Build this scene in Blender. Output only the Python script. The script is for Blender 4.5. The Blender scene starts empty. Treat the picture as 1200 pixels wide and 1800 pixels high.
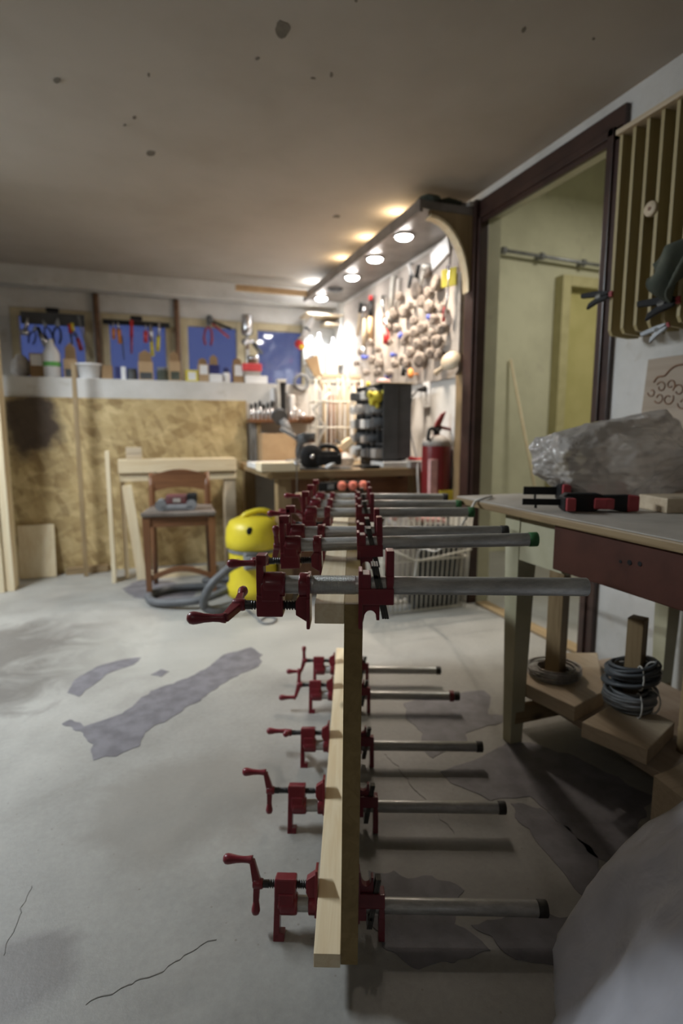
import bpy, bmesh, math, random
from mathutils import Vector, Matrix, noise
random.seed(7)
C = bpy.context.scene.collection
R = math.radians
V = Vector
# ------------------------------------------------------------------ camera model (used to turn a pixel + a known plane into a real point)
CAM_H = 0.90; PITCH = R(8.0); YAW = R(19.8)
def ray(px, py):
    cx, cy = (px - 600) / 1000.0, -(py - 900) / 1000.0
    f = math.cos(PITCH) + cy * math.sin(PITCH)
    u = -math.sin(PITCH) + cy * math.cos(PITCH)
    return V((cx * math.cos(YAW) + f * math.sin(YAW), -cx * math.sin(YAW) + f * math.cos(YAW), u))
def _hit(px, py, ax, val):
    o = V((0, 0, CAM_H)); d = ray(px, py)
    return o + d * ((val - o[ax]) / d[ax])
def onx(px, py, X): return _hit(px, py, 0, X)
def ony(px, py, Y): return _hit(px, py, 1, Y)
def onz(px, py, Z): return _hit(px, py, 2, Z)

# ------------------------------------------------------------------ materials
MATS = {}
def newmat(name):
    m = bpy.data.materials.new(name); m.use_nodes = True
    nt = m.node_tree; b = nt.nodes['Principled BSDF']
    MATS[name] = m
    return m, nt, b
def L(nt, a, b): nt.links.new(a, b)
def coords(nt, scale=(1, 1, 1), kind='Object'):
    tc = nt.nodes.new('ShaderNodeTexCoord'); mp = nt.nodes.new('ShaderNodeMapping')
    mp.inputs['Scale'].default_value = scale
    L(nt, tc.outputs[kind], mp.inputs['Vector']); return mp.outputs['Vector']
def noise_n(nt, vec, scale, detail=4, rough=.55, dist=0):
    n = nt.nodes.new('ShaderNodeTexNoise'); n.inputs['Scale'].default_value = scale
    n.inputs['Detail'].default_value = detail; n.inputs['Roughness'].default_value = rough
    n.inputs['Distortion'].default_value = dist
    L(nt, vec, n.inputs['Vector']); return n.outputs['Fac']
def ramp(nt, fac, stops):
    r = nt.nodes.new('ShaderNodeValToRGB'); e = r.color_ramp.elements
    while len(e) < len(stops): e.new(.5)
    for i, (p, c) in enumerate(stops):
        e[i].position = p; e[i].color = (*c, 1)
    L(nt, fac, r.inputs['Fac']); return r.outputs['Color']
def mixc(nt, fac, a, b, mode='MIX'):
    n = nt.nodes.new('ShaderNodeMix'); n.data_type = 'RGBA'; n.blend_type = mode
    for s, v in ((0, fac), (6, a), (7, b)):
        if hasattr(v, 'links'): L(nt, v, n.inputs[s])
        elif s == 0: n.inputs[0].default_value = v
        else: n.inputs[s].default_value = (*v, 1)
    return n.outputs[2]
def bump(nt, b, h, strength=.2, dist=.002):
    n = nt.nodes.new('ShaderNodeBump'); n.inputs['Strength'].default_value = strength
    n.inputs['Distance'].default_value = dist
    L(nt, h, n.inputs['Height']); L(nt, n.outputs['Normal'], b.inputs['Normal'])
def dusty(name, col, col2=None, scale=12, rough=.6, metal=0, bmp=.1, coat=0):
    """plain surface with some wear in the colour"""
    m, nt, b = newmat(name)
    v = coords(nt); n = noise_n(nt, v, scale, 5)
    c2 = col2 or tuple(c * .75 for c in col)
    L(nt, ramp(nt, n, [(.35, c2), (.62, col)]), b.inputs['Base Color'])
    b.inputs['Roughness'].default_value = rough; b.inputs['Metallic'].default_value = metal
    b.inputs['Coat Weight'].default_value = coat
    if bmp: bump(nt, b, noise_n(nt, v, scale * 6, 3), bmp)
    return m
def wood(name, light, dark, axis='Y', ring=60, rough=.55):
    m, nt, b = newmat(name)
    s = {'X': (.06, 1, 1), 'Y': (1, .06, 1), 'Z': (1, 1, .06)}[axis]
    v = coords(nt, s)
    n1 = noise_n(nt, v, ring, 3, .6, 1.2); n2 = noise_n(nt, v, 9, 2, .5, .6)
    g = mixc(nt, .45, ramp(nt, n1, [(.38, dark), (.6, light)]), ramp(nt, n2, [(.35, dark), (.6, light)]))
    kn = nt.nodes.new('ShaderNodeTexVoronoi'); kn.inputs['Scale'].default_value = 5.5
    L(nt, coords(nt, {'X': (.5, 1, 1), 'Y': (1, .5, 1), 'Z': (1, 1, .5)}[axis]), kn.inputs['Vector'])
    kf = ramp(nt, kn.outputs['Distance'], [(.03, (1, 1, 1)), (.09, (0, 0, 0))])
    g2 = mixc(nt, kf, g, tuple(c * .45 for c in dark))
    L(nt, g2, b.inputs['Base Color']); b.inputs['Roughness'].default_value = rough
    bump(nt, b, n1, .08)
    return m
PINE_L, PINE_D = (.80, .70, .50), (.68, .54, .335)
for ax in 'XYZ':
    wood('pine_' + ax, PINE_L, PINE_D, ax)
    wood('oldwood_' + ax, (.33, .24, .13), (.19, .125, .06), ax)
    wood('palewood_' + ax, (.60, .50, .36), (.47, .37, .25), ax)
wood('brownwood_Z', (.22, .10, .045), (.12, .05, .022), 'Z', rough=.4)
wood('brownwood_X', (.22, .10, .045), (.12, .05, .022), 'X', rough=.4)
wood('mdf_Z', (.40, .33, .17), (.33, .265, .13), 'Z', ring=20)
wood('board_Y', (.40, .33, .26), (.31, .25, .19), 'Y', ring=20, rough=.7)
dusty('darkboard_Y', (.23, .205, .19), (.13, .115, .105), 7, .38, .25, bmp=.25)

def concrete():
    m, nt, b = newmat('concrete_floor')
    v = coords(nt)
    big = noise_n(nt, v, 1.1, 4, .6, .7); mid = noise_n(nt, v, 5, 6, .65); fine = noise_n(nt, v, 70, 4, .7)
    c = ramp(nt, big, [(.36, (.20, .195, .18)), (.50, (.30, .295, .275)), (.63, (.44, .435, .405))])
    c = mixc(nt, .5, c, ramp(nt, mid, [(.3, (.22, .215, .20)), (.7, (.36, .355, .33))]))
    c = mixc(nt, .18, c, ramp(nt, fine, [(.3, (.24, .235, .22)), (.7, (.50, .49, .46))]))
    for (px, py, rx, ry, col, amt) in ((-30, 1170, .62, .50, (.125, .115, .105), .85), (330, 1400, .30, .22, (.24, .225, .20), .6), (45, 1720, .10, .10, (.13, .115, .11), .6), (300, 1215, .10, .08, (.24, .235, .215), .5), (430, 1120, .9, .5, (.43, .43, .395), .5)):
        p = onz(px, py, 0)
        sb = nt.nodes.new('ShaderNodeVectorMath'); sb.operation = 'SUBTRACT'; sb.inputs[1].default_value = p; L(nt, v, sb.inputs[0])
        mu = nt.nodes.new('ShaderNodeVectorMath'); mu.operation = 'MULTIPLY'; mu.inputs[1].default_value = (1 / rx, 1 / ry, 0); L(nt, sb.outputs[0], mu.inputs[0])
        le = nt.nodes.new('ShaderNodeVectorMath'); le.operation = 'LENGTH'; L(nt, mu.outputs[0], le.inputs[0])
        ma = nt.nodes.new('ShaderNodeMath'); ma.operation = 'MULTIPLY_ADD'; ma.inputs[1].default_value = 1.6; L(nt, noise_n(nt, v, 4.5, 6, .65, .8), ma.inputs[0]); L(nt, le.outputs['Value'], ma.inputs[2])
        mr = nt.nodes.new('ShaderNodeMapRange'); mr.inputs['From Min'].default_value = 1.45; mr.inputs['From Max'].default_value = 1.85; mr.inputs['To Min'].default_value = amt; mr.inputs['To Max'].default_value = 0
        L(nt, ma.outputs[0], mr.inputs['Value']); c = mixc(nt, mr.outputs['Result'], c, col)
    sp = nt.nodes.new('ShaderNodeTexVoronoi'); sp.inputs['Scale'].default_value = 26; L(nt, v, sp.inputs['Vector'])
    c = mixc(nt, ramp(nt, sp.outputs['Distance'], [(.03, (.8, .8, .8)), (.075, (0, 0, 0))]), c, (.20, .18, .15))
    L(nt, c, b.inputs['Base Color'])
    L(nt, ramp(nt, mid, [(.3, (.42, .42, .42)), (.7, (.62, .62, .62))]), b.inputs['Roughness'])
    bump(nt, b, fine, .25)
    return m
concrete()
dusty('floor_scar', (.185, .18, .20), (.125, .12, .135), 18, .55, bmp=.3)
dusty('floor_crack', (.15, .14, .125))
dusty('ceiling_paint', (.43, .39, .34), (.38, .34, .29), 2.2, .85, bmp=.15)
dusty('ceiling_chip', (.17, .15, .12), None, 40, .9)
def wallpaint(name, a, b_, dirt):
    m, nt, b = newmat(name); v = coords(nt)
    n = noise_n(nt, v, 2.5, 7, .62); n2 = noise_n(nt, v, 9, 5, .6)
    c = ramp(nt, n, [(.36, b_), (.58, a)])
    c = mixc(nt, ramp(nt, n2, [(.6, (0, 0, 0)), (.72, (.7, .7, .7))]), c, dirt)
    L(nt, c, b.inputs['Base Color']); b.inputs['Roughness'].default_value = .85
    bump(nt, b, n2, .3, .004)
wallpaint('white_wall', (.64, .63, .61), (.53, .52, .49), (.48, .45, .40))
wallpaint('yellow_wall', (.60, .59, .43), (.51, .50, .36), (.49, .47, .35))
wallpaint('tool_wall', (.38, .34, .305), (.28, .245, .215), (.21, .18, .155))
dusty('yellow_door', (.53, .48, .21), (.46, .42, .17), 5, .35, bmp=.03)
dusty('yellow_frame', (.50, .46, .25), (.42, .38, .20), 8, .5)
dusty('jamb_brown', (.055, .028, .022), (.035, .018, .015), 9, .35)
dusty('window_cream', (.58, .51, .34), (.48, .41, .26), 9, .6)
def osb():
    m, nt, b = newmat('osb_board')
    tc = nt.nodes.new('ShaderNodeTexCoord')
    def layer(rot, seed, sc):
        mp = nt.nodes.new('ShaderNodeMapping'); mp.vector_type = 'TEXTURE'; mp.inputs['Rotation'].default_value = (0, rot, 0)
        mp.inputs['Location'].default_value = (seed, seed * 2, seed * 3); mp.inputs['Scale'].default_value = (1 / sc, 1 / sc, 1 / (sc * 3.6))
        L(nt, tc.outputs['Object'], mp.inputs['Vector'])
        vo = nt.nodes.new('ShaderNodeTexVoronoi'); vo.inputs['Scale'].default_value = 1; vo.inputs['Randomness'].default_value = 1
        L(nt, mp.outputs['Vector'], vo.inputs['Vector'])
        bw = nt.nodes.new('ShaderNodeRGBToBW'); L(nt, vo.outputs['Color'], bw.inputs['Color'])
        return bw.outputs['Val']
    a = layer(.30, 1.3, 6); c = layer(-.42, 4.1, 7); d = layer(1.2, 7.7, 8)
    stops = [(.2, (.27, .18, .075)), (.5, (.48, .355, .165)), (.8, (.66, .52, .275))]
    col = mixc(nt, .5, ramp(nt, a, stops), ramp(nt, c, stops)); col = mixc(nt, .4, col, ramp(nt, d, stops))
    # a brown scorch stain with its own outline in the upper left of the sheet
    sub = nt.nodes.new('ShaderNodeVectorMath'); sub.operation = 'SUBTRACT'
    st = ony(56, 748, 3.97); sub.inputs[1].default_value = st
    L(nt, tc.outputs['Object'], sub.inputs[0])
    mul = nt.nodes.new('ShaderNodeVectorMath'); mul.operation = 'MULTIPLY'; mul.inputs[1].default_value = (5.6, 0, 4.3)
    L(nt, sub.outputs[0], mul.inputs[0])
    le = nt.nodes.new('ShaderNodeVectorMath'); le.operation = 'LENGTH'; L(nt, mul.outputs[0], le.inputs[0])
    nz = noise_n(nt, tc.outputs['Object'], 6, 4)
    ad = nt.nodes.new('ShaderNodeMath'); ad.operation = 'MULTIPLY_ADD'; ad.inputs[1].default_value = 1.3
    L(nt, nz, ad.inputs[0]); L(nt, le.outputs['Value'], ad.inputs[2])
    mask = ramp(nt, ad.outputs[0], [(0.0, (1, 1, 1)), (.98, (.85, .85, .85)), (1.0, (0, 0, 0))])
    mr = nt.nodes.new('ShaderNodeMapRange'); mr.inputs['From Min'].default_value = 1.35; mr.inputs['From Max'].default_value = 1.75
    mr.inputs['To Min'].default_value = .93; mr.inputs['To Max'].default_value = 0; L(nt, ad.outputs[0], mr.inputs['Value'])
    col = mixc(nt, mr.outputs['Result'], col, (.045, .028, .022))
    L(nt, col, b.inputs['Base Color']); b.inputs['Roughness'].default_value = .6
osb()
def redpaint(name, col, rough):
    m, nt, b = newmat(name); v = coords(nt); n = noise_n(nt, v, 25, 5)
    L(nt, ramp(nt, n, [(.3, tuple(c * .8 for c in col)), (.7, col)]), b.inputs['Base Color'])
    b.inputs['Roughness'].default_value = rough; b.inputs['Coat Weight'].default_value = .15
    bump(nt, b, noise_n(nt, v, 300, 2), .06)
redpaint('clamp_red', (.205, .017, .030), .34)
def galv():
    m, nt, b = newmat('galvanised_pipe'); v = coords(nt, (.3, 1, 1))
    n = noise_n(nt, v, 60, 6, .7); n2 = noise_n(nt, v, 220, 3, .7)
    L(nt, ramp(nt, n, [(.3, (.30, .30, .29)), (.55, (.50, .50, .48)), (.75, (.68, .68, .65))]), b.inputs['Base Color'])
    b.inputs['Metallic'].default_value = .4
    L(nt, ramp(nt, n, [(.3, (.5, .5, .5)), (.7, (.3, .3, .3))]), b.inputs['Roughness']); bump(nt, b, n2, .25, .0006)
galv()
dusty('thread_steel', (.08, .08, .08), (.04, .04, .04), 60, .4, .8)
dusty('spring_steel', (.11, .105, .095), (.06, .055, .05), 40, .45, .7)
dusty('bright_steel', (.70, .70, .72), (.5, .5, .52), 20, .25, 1)
dusty('grey_steel', (.33, .34, .35), (.22, .23, .24), 15, .45, .7)
dusty('cap_green', (.035, .15, .045), None, 40, .6)
dusty('cap_black', (.03, .028, .025), None, 40, .6)
dusty('table_top', (.43, .40, .355), (.33, .30, .26), 7, .65, bmp=.2)
dusty('table_cream', (.50, .48, .34), (.40, .38, .25), 6, .6)
dusty('drawer_red', (.085, .030, .020), (.06, .021, .014), 11, .45)
dusty('paint_white', (.78, .78, .76), None, 8, .5)
dusty('white_plastic', (.82, .82, .82), (.74, .74, .74), 8, .4)
dusty('black_plastic', (.020, .020, .021), (.012, .012, .013), 20, .6)
MATS['black_plastic'].node_tree.nodes['Principled BSDF'].inputs['Specular IOR Level'].default_value = .25
dusty('dark_grey', (.075, .078, .082), (.05, .052, .055), 9, .6)
dusty('mid_grey', (.22, .225, .235), (.15, .155, .16), 9, .6)
dusty('dusty_grey', (.42, .39, .36), (.29, .265, .24), 14, .8)
dusty('seat_dust', (.17, .145, .125), (.10, .08, .065), 9, .7)
dusty('knob_dust', (.30, .255, .22), (.17, .14, .12), 24, .85)
dusty('knob_face', (.20, .165, .14), (.12, .10, .085), 60, .9)
dusty('blue_plastic', (.06, .09, .42), (.04, .06, .30), 20, .45)
dusty('navy', (.03, .035, .15), None, 20, .5)
dusty('red_plastic', (.55, .03, .03), (.42, .02, .02), 20, .4)
dusty('bright_red', (.70, .09, .10), (.6, .06, .07), 20, .5)
dusty('extinguisher_red', (.19, .016, .018), (.15, .012, .014), 8, .3, coat=.3)
dusty('vacuum_yellow', (.75, .62, .035), (.66, .53, .03), 6, .42)
dusty('card_yellow', (.72, .62, .06), (.62, .52, .05), 12, .7)
dusty('orange', (.75, .28, .06), (.6, .2, .04), 12, .5)
dusty('salmon', (.85, .25, .17), (.75, .2, .14), 12, .55)
dusty('green_plastic', (.16, .55, .12), None, 12, .5)
dusty('cardboard', (.34, .22, .115), (.27, .17, .085), 9, .85)
dusty('cardboard_light', (.47, .33, .19), (.40, .27, .15), 9, .85)
dusty('hose_grey', (.13, .135, .145), (.09, .095, .10), 14, .6)
dusty('cord_white', (.62, .60, .55), None, 14, .6)
dusty('rag_green', (.10, .11, .085), (.06, .07, .055), 14, .95)
dusty('pink', (.72, .42, .40), None, 14, .7)
dusty('cable_dark', (.085, .095, .105), (.05, .055, .06), 30, .5)
dusty('cable_grey', (.24, .25, .26), (.15, .16, .165), 30, .5)
dusty('wire_zinc', (.40, .39, .38), (.25, .24, .23), 60, .5, .5)
dusty('trigger_red', (.36, .05, .06), (.28, .035, .04), 30, .5)
dusty('maroon', (.15, .045, .045), (.09, .035, .035), 20, .6)
dusty('basket_cream', (.66, .63, .55), (.55, .52, .44), 20, .5)
dusty('rust', (.20, .11, .06), (.13, .07, .04), 30, .7)
def emit(name, col, s):
    m, nt, b = newmat(name)
    b.inputs['Emission Color'].default_value = (*col, 1); b.inputs['Emission Strength'].default_value = s
    b.inputs['Base Color'].default_value = (.9, .9, .9, 1)
emit('led', (1, .95, .9), 90)
emit('tube_light', (.86, .94, 1), 3)
def glasspane():
    m, nt, b = newmat('window_glass')
    out = nt.nodes['Material Output']; nt.nodes.remove(b)
    tr = nt.nodes.new('ShaderNodeBsdfTransparent'); gl = nt.nodes.new('ShaderNodeBsdfGlossy'); gl.inputs['Roughness'].default_value = .05
    df = nt.nodes.new('ShaderNodeBsdfDiffuse'); df.inputs['Color'].default_value = (.3, .33, .42, 1)
    fr = nt.nodes.new('ShaderNodeFresnel'); fr.inputs['IOR'].default_value = 1.5
    a = nt.nodes.new('ShaderNodeMixShader'); c = nt.nodes.new('ShaderNodeMixShader'); c.inputs[0].default_value = .12
    L(nt, fr.outputs[0], a.inputs[0]); L(nt, tr.outputs[0], c.inputs[1]); L(nt, df.outputs[0], c.inputs[2])
    L(nt, c.outputs[0], a.inputs[1]); L(nt, gl.outputs[0], a.inputs[2]); L(nt, a.outputs[0], out.inputs[0])
glasspane()
def film(name, tint, opac, rough=.10, bsc=22, ior=1.55):
    """thin milky polythene: part clear, part white, glossy"""
    m, nt, b = newmat(name)
    out = nt.nodes['Material Output']; nt.nodes.remove(b)
    v = coords(nt)
    df = nt.nodes.new('ShaderNodeBsdfDiffuse'); tl = nt.nodes.new('ShaderNodeBsdfTranslucent')
    tr = nt.nodes.new('ShaderNodeBsdfTransparent'); gl = nt.nodes.new('ShaderNodeBsdfGlossy'); gl.inputs['Roughness'].default_value = rough
    n = noise_n(nt, v, 9, 4)
    col = ramp(nt, n, [(.3, tuple(c * .8 for c in tint)), (.7, tint)])
    L(nt, col, df.inputs['Color']); L(nt, col, tl.inputs['Color'])
    m1 = nt.nodes.new('ShaderNodeMixShader'); m1.inputs[0].default_value = .45; L(nt, df.outputs[0], m1.inputs[1]); L(nt, tl.outputs[0], m1.inputs[2])
    m2 = nt.nodes.new('ShaderNodeMixShader'); m2.inputs[0].default_value = opac; L(nt, tr.outputs[0], m2.inputs[1]); L(nt, m1.outputs[0], m2.inputs[2])
    fr = nt.nodes.new('ShaderNodeFresnel'); fr.inputs['IOR'].default_value = ior
    m3 = nt.nodes.new('ShaderNodeMixShader'); L(nt, fr.outputs[0], m3.inputs[0]); L(nt, m2.outputs[0], m3.inputs[1]); L(nt, gl.outputs[0], m3.inputs[2])
    bn = nt.nodes.new('ShaderNodeBump'); bn.inputs['Strength'].default_value = .8; bn.inputs['Distance'].default_value = .008
    L(nt, noise_n(nt, v, bsc, 3, .5, 1.2), bn.inputs['Height'])
    for s in (df, gl): L(nt, bn.outputs['Normal'], s.inputs['Normal'])
    L(nt, m3.outputs[0], out.inputs[0])
film('polythene', (.90, .85, .80), .72)
film('sack_film', (.90, .91, 1.0), .97, .35, 14, 1.4)

# ------------------------------------------------------------------ mesh builder
class MB:
    def __init__(s): s.bm = bmesh.new()
    def _take(s, geom_bm, M=None):
        if M is not None: bmesh.ops.transform(geom_bm, matrix=M, verts=geom_bm.verts)
        me = bpy.data.meshes.new('t'); geom_bm.to_mesh(me); geom_bm.free()
        s.bm.from_mesh(me); bpy.data.meshes.remove(me)
        return s
    def box(s, lo, hi, bev=0, rot=None, seg=2, mi=0):
        lo, hi = V(lo), V(hi); c = (lo + hi) / 2; d = hi - lo
        b = bmesh.new(); bmesh.ops.create_cube(b, size=1)
        bmesh.ops.scale(b, vec=(abs(d.x), abs(d.y), abs(d.z)), verts=b.verts)
        if bev:
            bmesh.ops.bevel(b, geom=b.edges[:], offset=min(bev, .45 * min(abs(q) for q in d)), segments=seg, affect='EDGES', profile=.6)
        M = Matrix.Translation(c)
        if rot: M = M @ rot.to_4x4() if isinstance(rot, Matrix) else M @ Matrix.Rotation(rot[1], 4, rot[0])
        for f in b.faces: f.material_index = mi
        return s._take(b, M)
    def cyl(s, p0, p1, r0, r1=None, seg=20, cap=True, mi=0, smooth=True):
        p0, p1 = V(p0), V(p1); r1 = r0 if r1 is None else r1
        d = p1 - p0; b = bmesh.new()
        bmesh.ops.create_cone(b, cap_ends=cap, segments=seg, radius1=r0, radius2=r1, depth=d.length)
        for f in b.faces:
            f.material_index = mi
            if smooth and len(f.verts) == 4: f.smooth = True
        q = V((0, 0, 1)).rotation_difference(d.normalized())
        return s._take(b, Matrix.Translation((p0 + p1) / 2) @ q.to_matrix().to_4x4())
    def sph(s, c, r, scale=(1, 1, 1), sub=3, mi=0):
        b = bmesh.new(); bmesh.ops.create_icosphere(b, subdivisions=sub, radius=r)
        for f in b.faces: f.smooth = True; f.material_index = mi
        return s._take(b, Matrix.Translation(V(c)) @ Matrix.Diagonal((*scale, 1)))
    def lathe(s, prof, p0=(0, 0, 0), axis=(0, 0, 1), seg=24, smooth=True):
        """prof: [(r, h)] along axis from p0"""
        q = V((0, 0, 1)).rotation_difference(V(axis).normalized()).to_matrix().to_4x4()
        M = Matrix.Translation(V(p0)) @ q; rings = []
        for r, h in prof:
            rings.append([s.bm.verts.new(M @ V((max(r, 1e-5) * math.cos(2 * math.pi * i / seg), max(r, 1e-5) * math.sin(2 * math.pi * i / seg), h))) for i in range(seg)])
        for a, b in zip(rings, rings[1:]):
            for i in range(seg):
                f = s.bm.faces.new((a[i], a[(i + 1) % seg], b[(i + 1) % seg], b[i])); f.smooth = smooth
        if prof[0][0] > 1e-4: s.bm.faces.new(rings[0][::-1])
        if prof[-1][0] > 1e-4: s.bm.faces.new(rings[-1])
        return s
    def tube(s, pts, r, seg=8, closed=False, radii=None, corr=0):
        pts = [V(p) for p in pts]; n = len(pts); rings = []
        up = V((.13, .21, .97))
        for i in range(n):
            a = pts[i - 1] if (i or closed) else pts[0]; b = pts[(i + 1) % n] if (i < n - 1 or closed) else pts[-1]
            t = (b - a).normalized(); x = t.cross(up)
            if x.length < .05: x = t.cross(V((1, 0, 0)))
            x.normalize(); y = t.cross(x)
            rr = radii[i] if radii else r
            if corr: rr *= (1 + corr * (1 if i % 2 else -1))
            rings.append([s.bm.verts.new(pts[i] + (x * math.cos(2 * math.pi * k / seg) + y * math.sin(2 * math.pi * k / seg)) * rr) for k in range(seg)])
        for i in range(n if closed else n - 1):
            a, b = rings[i], rings[(i + 1) % n]
            for k in range(seg):
                f = s.bm.faces.new((a[k], a[(k + 1) % seg], b[(k + 1) % seg], b[k])); f.smooth = True
        if not closed:
            s.bm.faces.new(rings[0][::-1]); s.bm.faces.new(rings[-1])
        return s
    def prism(s, poly, a, b, plane='XZ', bev=0, mi=0):
        """2-D outline extruded from a to b along the third axis"""
        f3 = {'XZ': lambda u, v, w: V((u, w, v)), 'YZ': lambda u, v, w: V((w, u, v)), 'XY': lambda u, v, w: V((u, v, w))}[plane]
        bb = bmesh.new()
        va = [bb.verts.new(f3(u, v, a)) for u, v in poly]; vb = [bb.verts.new(f3(u, v, b)) for u, v in poly]
        bb.faces.new(va); bb.faces.new(vb[::-1]); n = len(poly)
        for i in range(n): bb.faces.new((va[i], vb[i], vb[(i + 1) % n], va[(i + 1) % n]))
        bmesh.ops.recalc_face_normals(bb, faces=bb.faces)
        for f in bb.faces: f.material_index = mi
        if bev: bmesh.ops.bevel(bb, geom=bb.edges[:], offset=bev, segments=2, affect='EDGES', profile=.6)
        return s._take(bb)
    def frus(s, lo, hi, tlo, thi, z0, z1):
        """box whose bottom (lo..hi in x,y) and top (tlo..thi) differ"""
        v = [s.bm.verts.new(p) for p in ((lo[0], lo[1], z0), (hi[0], lo[1], z0), (hi[0], hi[1], z0), (lo[0], hi[1], z0),
                                         (tlo[0], tlo[1], z1), (thi[0], tlo[1], z1), (thi[0], thi[1], z1), (tlo[0], thi[1], z1))]
        for f in ((0, 3, 2, 1), (4, 5, 6, 7), (0, 1, 5, 4), (1, 2, 6, 5), (2, 3, 7, 6), (3, 0, 4, 7)): s.bm.faces.new([v[i] for i in f])
        return s
    def poly(s, pts, mi=0):
        f = s.bm.faces.new([s.bm.verts.new(V(p)) for p in pts]); f.material_index = mi; return s
    def build(s, name, mat, parent=None, loc=None, rot=None, off=None):
        """off: subtract a world offset so that the mesh is local to its thing"""
        if off is not None: bmesh.ops.translate(s.bm, vec=-V(off), verts=s.bm.verts)
        bmesh.ops.recalc_face_normals(s.bm, faces=s.bm.faces)
        me = bpy.data.meshes.new(name); s.bm.to_mesh(me); s.bm.free()
        for m in (mat if isinstance(mat, (list, tuple)) else [mat]): me.materials.append(MATS[m])
        o = bpy.data.objects.new(name, me); C.objects.link(o)
        if parent: o.parent = parent
        if loc is not None: o.location = loc
        if rot is not None: o.rotation_euler = rot
        return o
def tag(o, label, cat, group=None, kind=None):
    o['label'] = label; o['category'] = cat
    if group: o['group'] = group
    if kind: o['kind'] = kind
    return o
def thing(name, label, cat, loc=(0, 0, 0), rotz=0, group=None):
    o = bpy.data.objects.new(name, None); C.objects.link(o)
    o.empty_display_size = .05; o.location = loc; o.rotation_euler = (0, 0, rotz)
    return tag(o, label, cat, group)
def struct(name, mb, mat, parent=None):
    o = mb.build(name, mat, parent)
    if not parent: o['kind'] = 'structure'
    return o
def dup(root, loc, rotz=0, label=None, group=None):
    r = root.copy(); C.objects.link(r); r.location = loc; r.rotation_euler = (0, 0, rotz)
    if label: r['label'] = label
    if group: r['group'] = group
    for ch in list(root.children):
        c = ch.copy(); C.objects.link(c); c.parent = r
        for g in ch.children:
            d = g.copy(); C.objects.link(d); d.parent = c
    return r
def jag(pts, amp, n=6, seed=0):
    """roughen a closed 2-D outline"""
    out = []; N = len(pts)
    for i in range(N):
        a, b = V(pts[i]), V(pts[(i + 1) % N])
        for k in range(n):
            p = a.lerp(b, k / n)
            d = V((noise.noise(V((p.x * 28 + seed, p.y * 28, 1))), noise.noise(V((p.x * 28, p.y * 28 + seed, 5))), 0))
            out.append((p.x + d.x * amp, p.y + d.y * amp))
    return out
def spline(pts, n=10, closed=False):
    P = [V(p) for p in pts]; out = []; N = len(P)
    for i in range(N if closed else N - 1):
        if closed: a, b, c, d = P[i - 1], P[i], P[(i + 1) % N], P[(i + 2) % N]
        else: a, b, c, d = P[max(i - 1, 0)], P[i], P[i + 1], P[min(i + 2, N - 1)]
        for k in range(n):
            t = k / n
            out.append(.5 * ((2 * b) + (c - a) * t + (2 * a - 5 * b + 4 * c - d) * t * t + (3 * b - a - 3 * c + d) * t ** 3))
    if not closed: out.append(P[-1])
    return out

# ================================================================== THE SETTING
CEIL = 2.06; XR = 1.65; YL = 3.98; YW = 4.80; ZS = 1.235; XL = -2.3; YF = -1.6
XA = 4.3; YA = 3.6                                           # far side of the adjoining room
D0, D1, DH = 1.70, 2.55, 1.955                               # doorway in the right wall
fl = MB().box((XL - .1, YF - .1, -.12), (XA + .1, YW + .3, 0))
def floor_patch(px, amp=.012, seed=0, mi=1, h=.0012):
    w = [onz(x, y, 0) for x, y in px]
    fl.prism(jag([(p.x, p.y) for p in w], amp, 7, seed), -.002, h, 'XY', mi=mi)
floor_patch([(108, 1272), (122, 1266), (150, 1276), (215, 1256), (265, 1215), (330, 1192), (370, 1170), (395, 1150), (440, 1138), (462, 1150), (455, 1172), (420, 1186), (385, 1205), (350, 1232), (300, 1262), (252, 1288), (246, 1312), (205, 1328), (165, 1336), (158, 1305), (140, 1285)], .012, 2)
floor_patch([(118, 1218), (130, 1196), (170, 1172), (212, 1160), (250, 1155), (236, 1168), (190, 1184), (160, 1208), (140, 1224)], .008, 5)
floor_patch([(266, 1186), (282, 1177), (297, 1180), (284, 1190)], .006, 6)
floor_patch([(215, 1035), (245, 1020), (300, 1022), (345, 1040), (330, 1060), (270, 1056), (235, 1050)], .012, 8)
floor_patch([(712, 1236), (770, 1222), (850, 1214), (862, 1224), (858, 1256), (905, 1262), (820, 1288), (822, 1302), (790, 1318), (756, 1332), (742, 1318), (740, 1290), (714, 1262)], .012, 11)
floor_patch([(776, 1358), (850, 1330), (905, 1300), (1010, 1330), (1148, 1400), (1130, 1440), (1080, 1520), (1030, 1500), (1000, 1460), (930, 1400), (860, 1406), (800, 1378)], .014, 14)
floor_patch([(894, 1412), (950, 1420), (1040, 1490), (1075, 1560), (1040, 1600), (985, 1530), (920, 1450)], .014, 17)
floor_patch([(650, 1535), (690, 1530), (720, 1545), (760, 1540), (810, 1566), (800, 1620), (860, 1668), (800, 1690), (735, 1700), (715, 1690), (680, 1672), (640, 1610)], .014, 19)
floor_patch([(830, 1628), (900, 1610), (960, 1600), (1010, 1620), (975, 1700), (910, 1690), (860, 1650)], .014, 23)
for cr in ([(150, 1770), (210, 1738), (270, 1715), (325, 1680), (380, 1648)], [(676, 1325), (700, 1352), (722, 1380), (745, 1405), (776, 1440), (800, 1470)], [(4, 1680), (22, 1640), (38, 1600), (52, 1560)]):
    P = [onz(x, y, 0) for x, y in cr]; P = [(p.x, p.y) for p in spline([(p.x, p.y, 0) for p in P], 6)]
    P = [(x + .010 * noise.noise(V((x * 45, y * 45, 0))), y + .010 * noise.noise(V((x * 45, y * 45, 9)))) for x, y in P]
    fl.prism(P + [(x + .0013, y + .0017) for x, y in reversed(P)], -.002, .0008, 'XY', mi=2)
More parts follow.
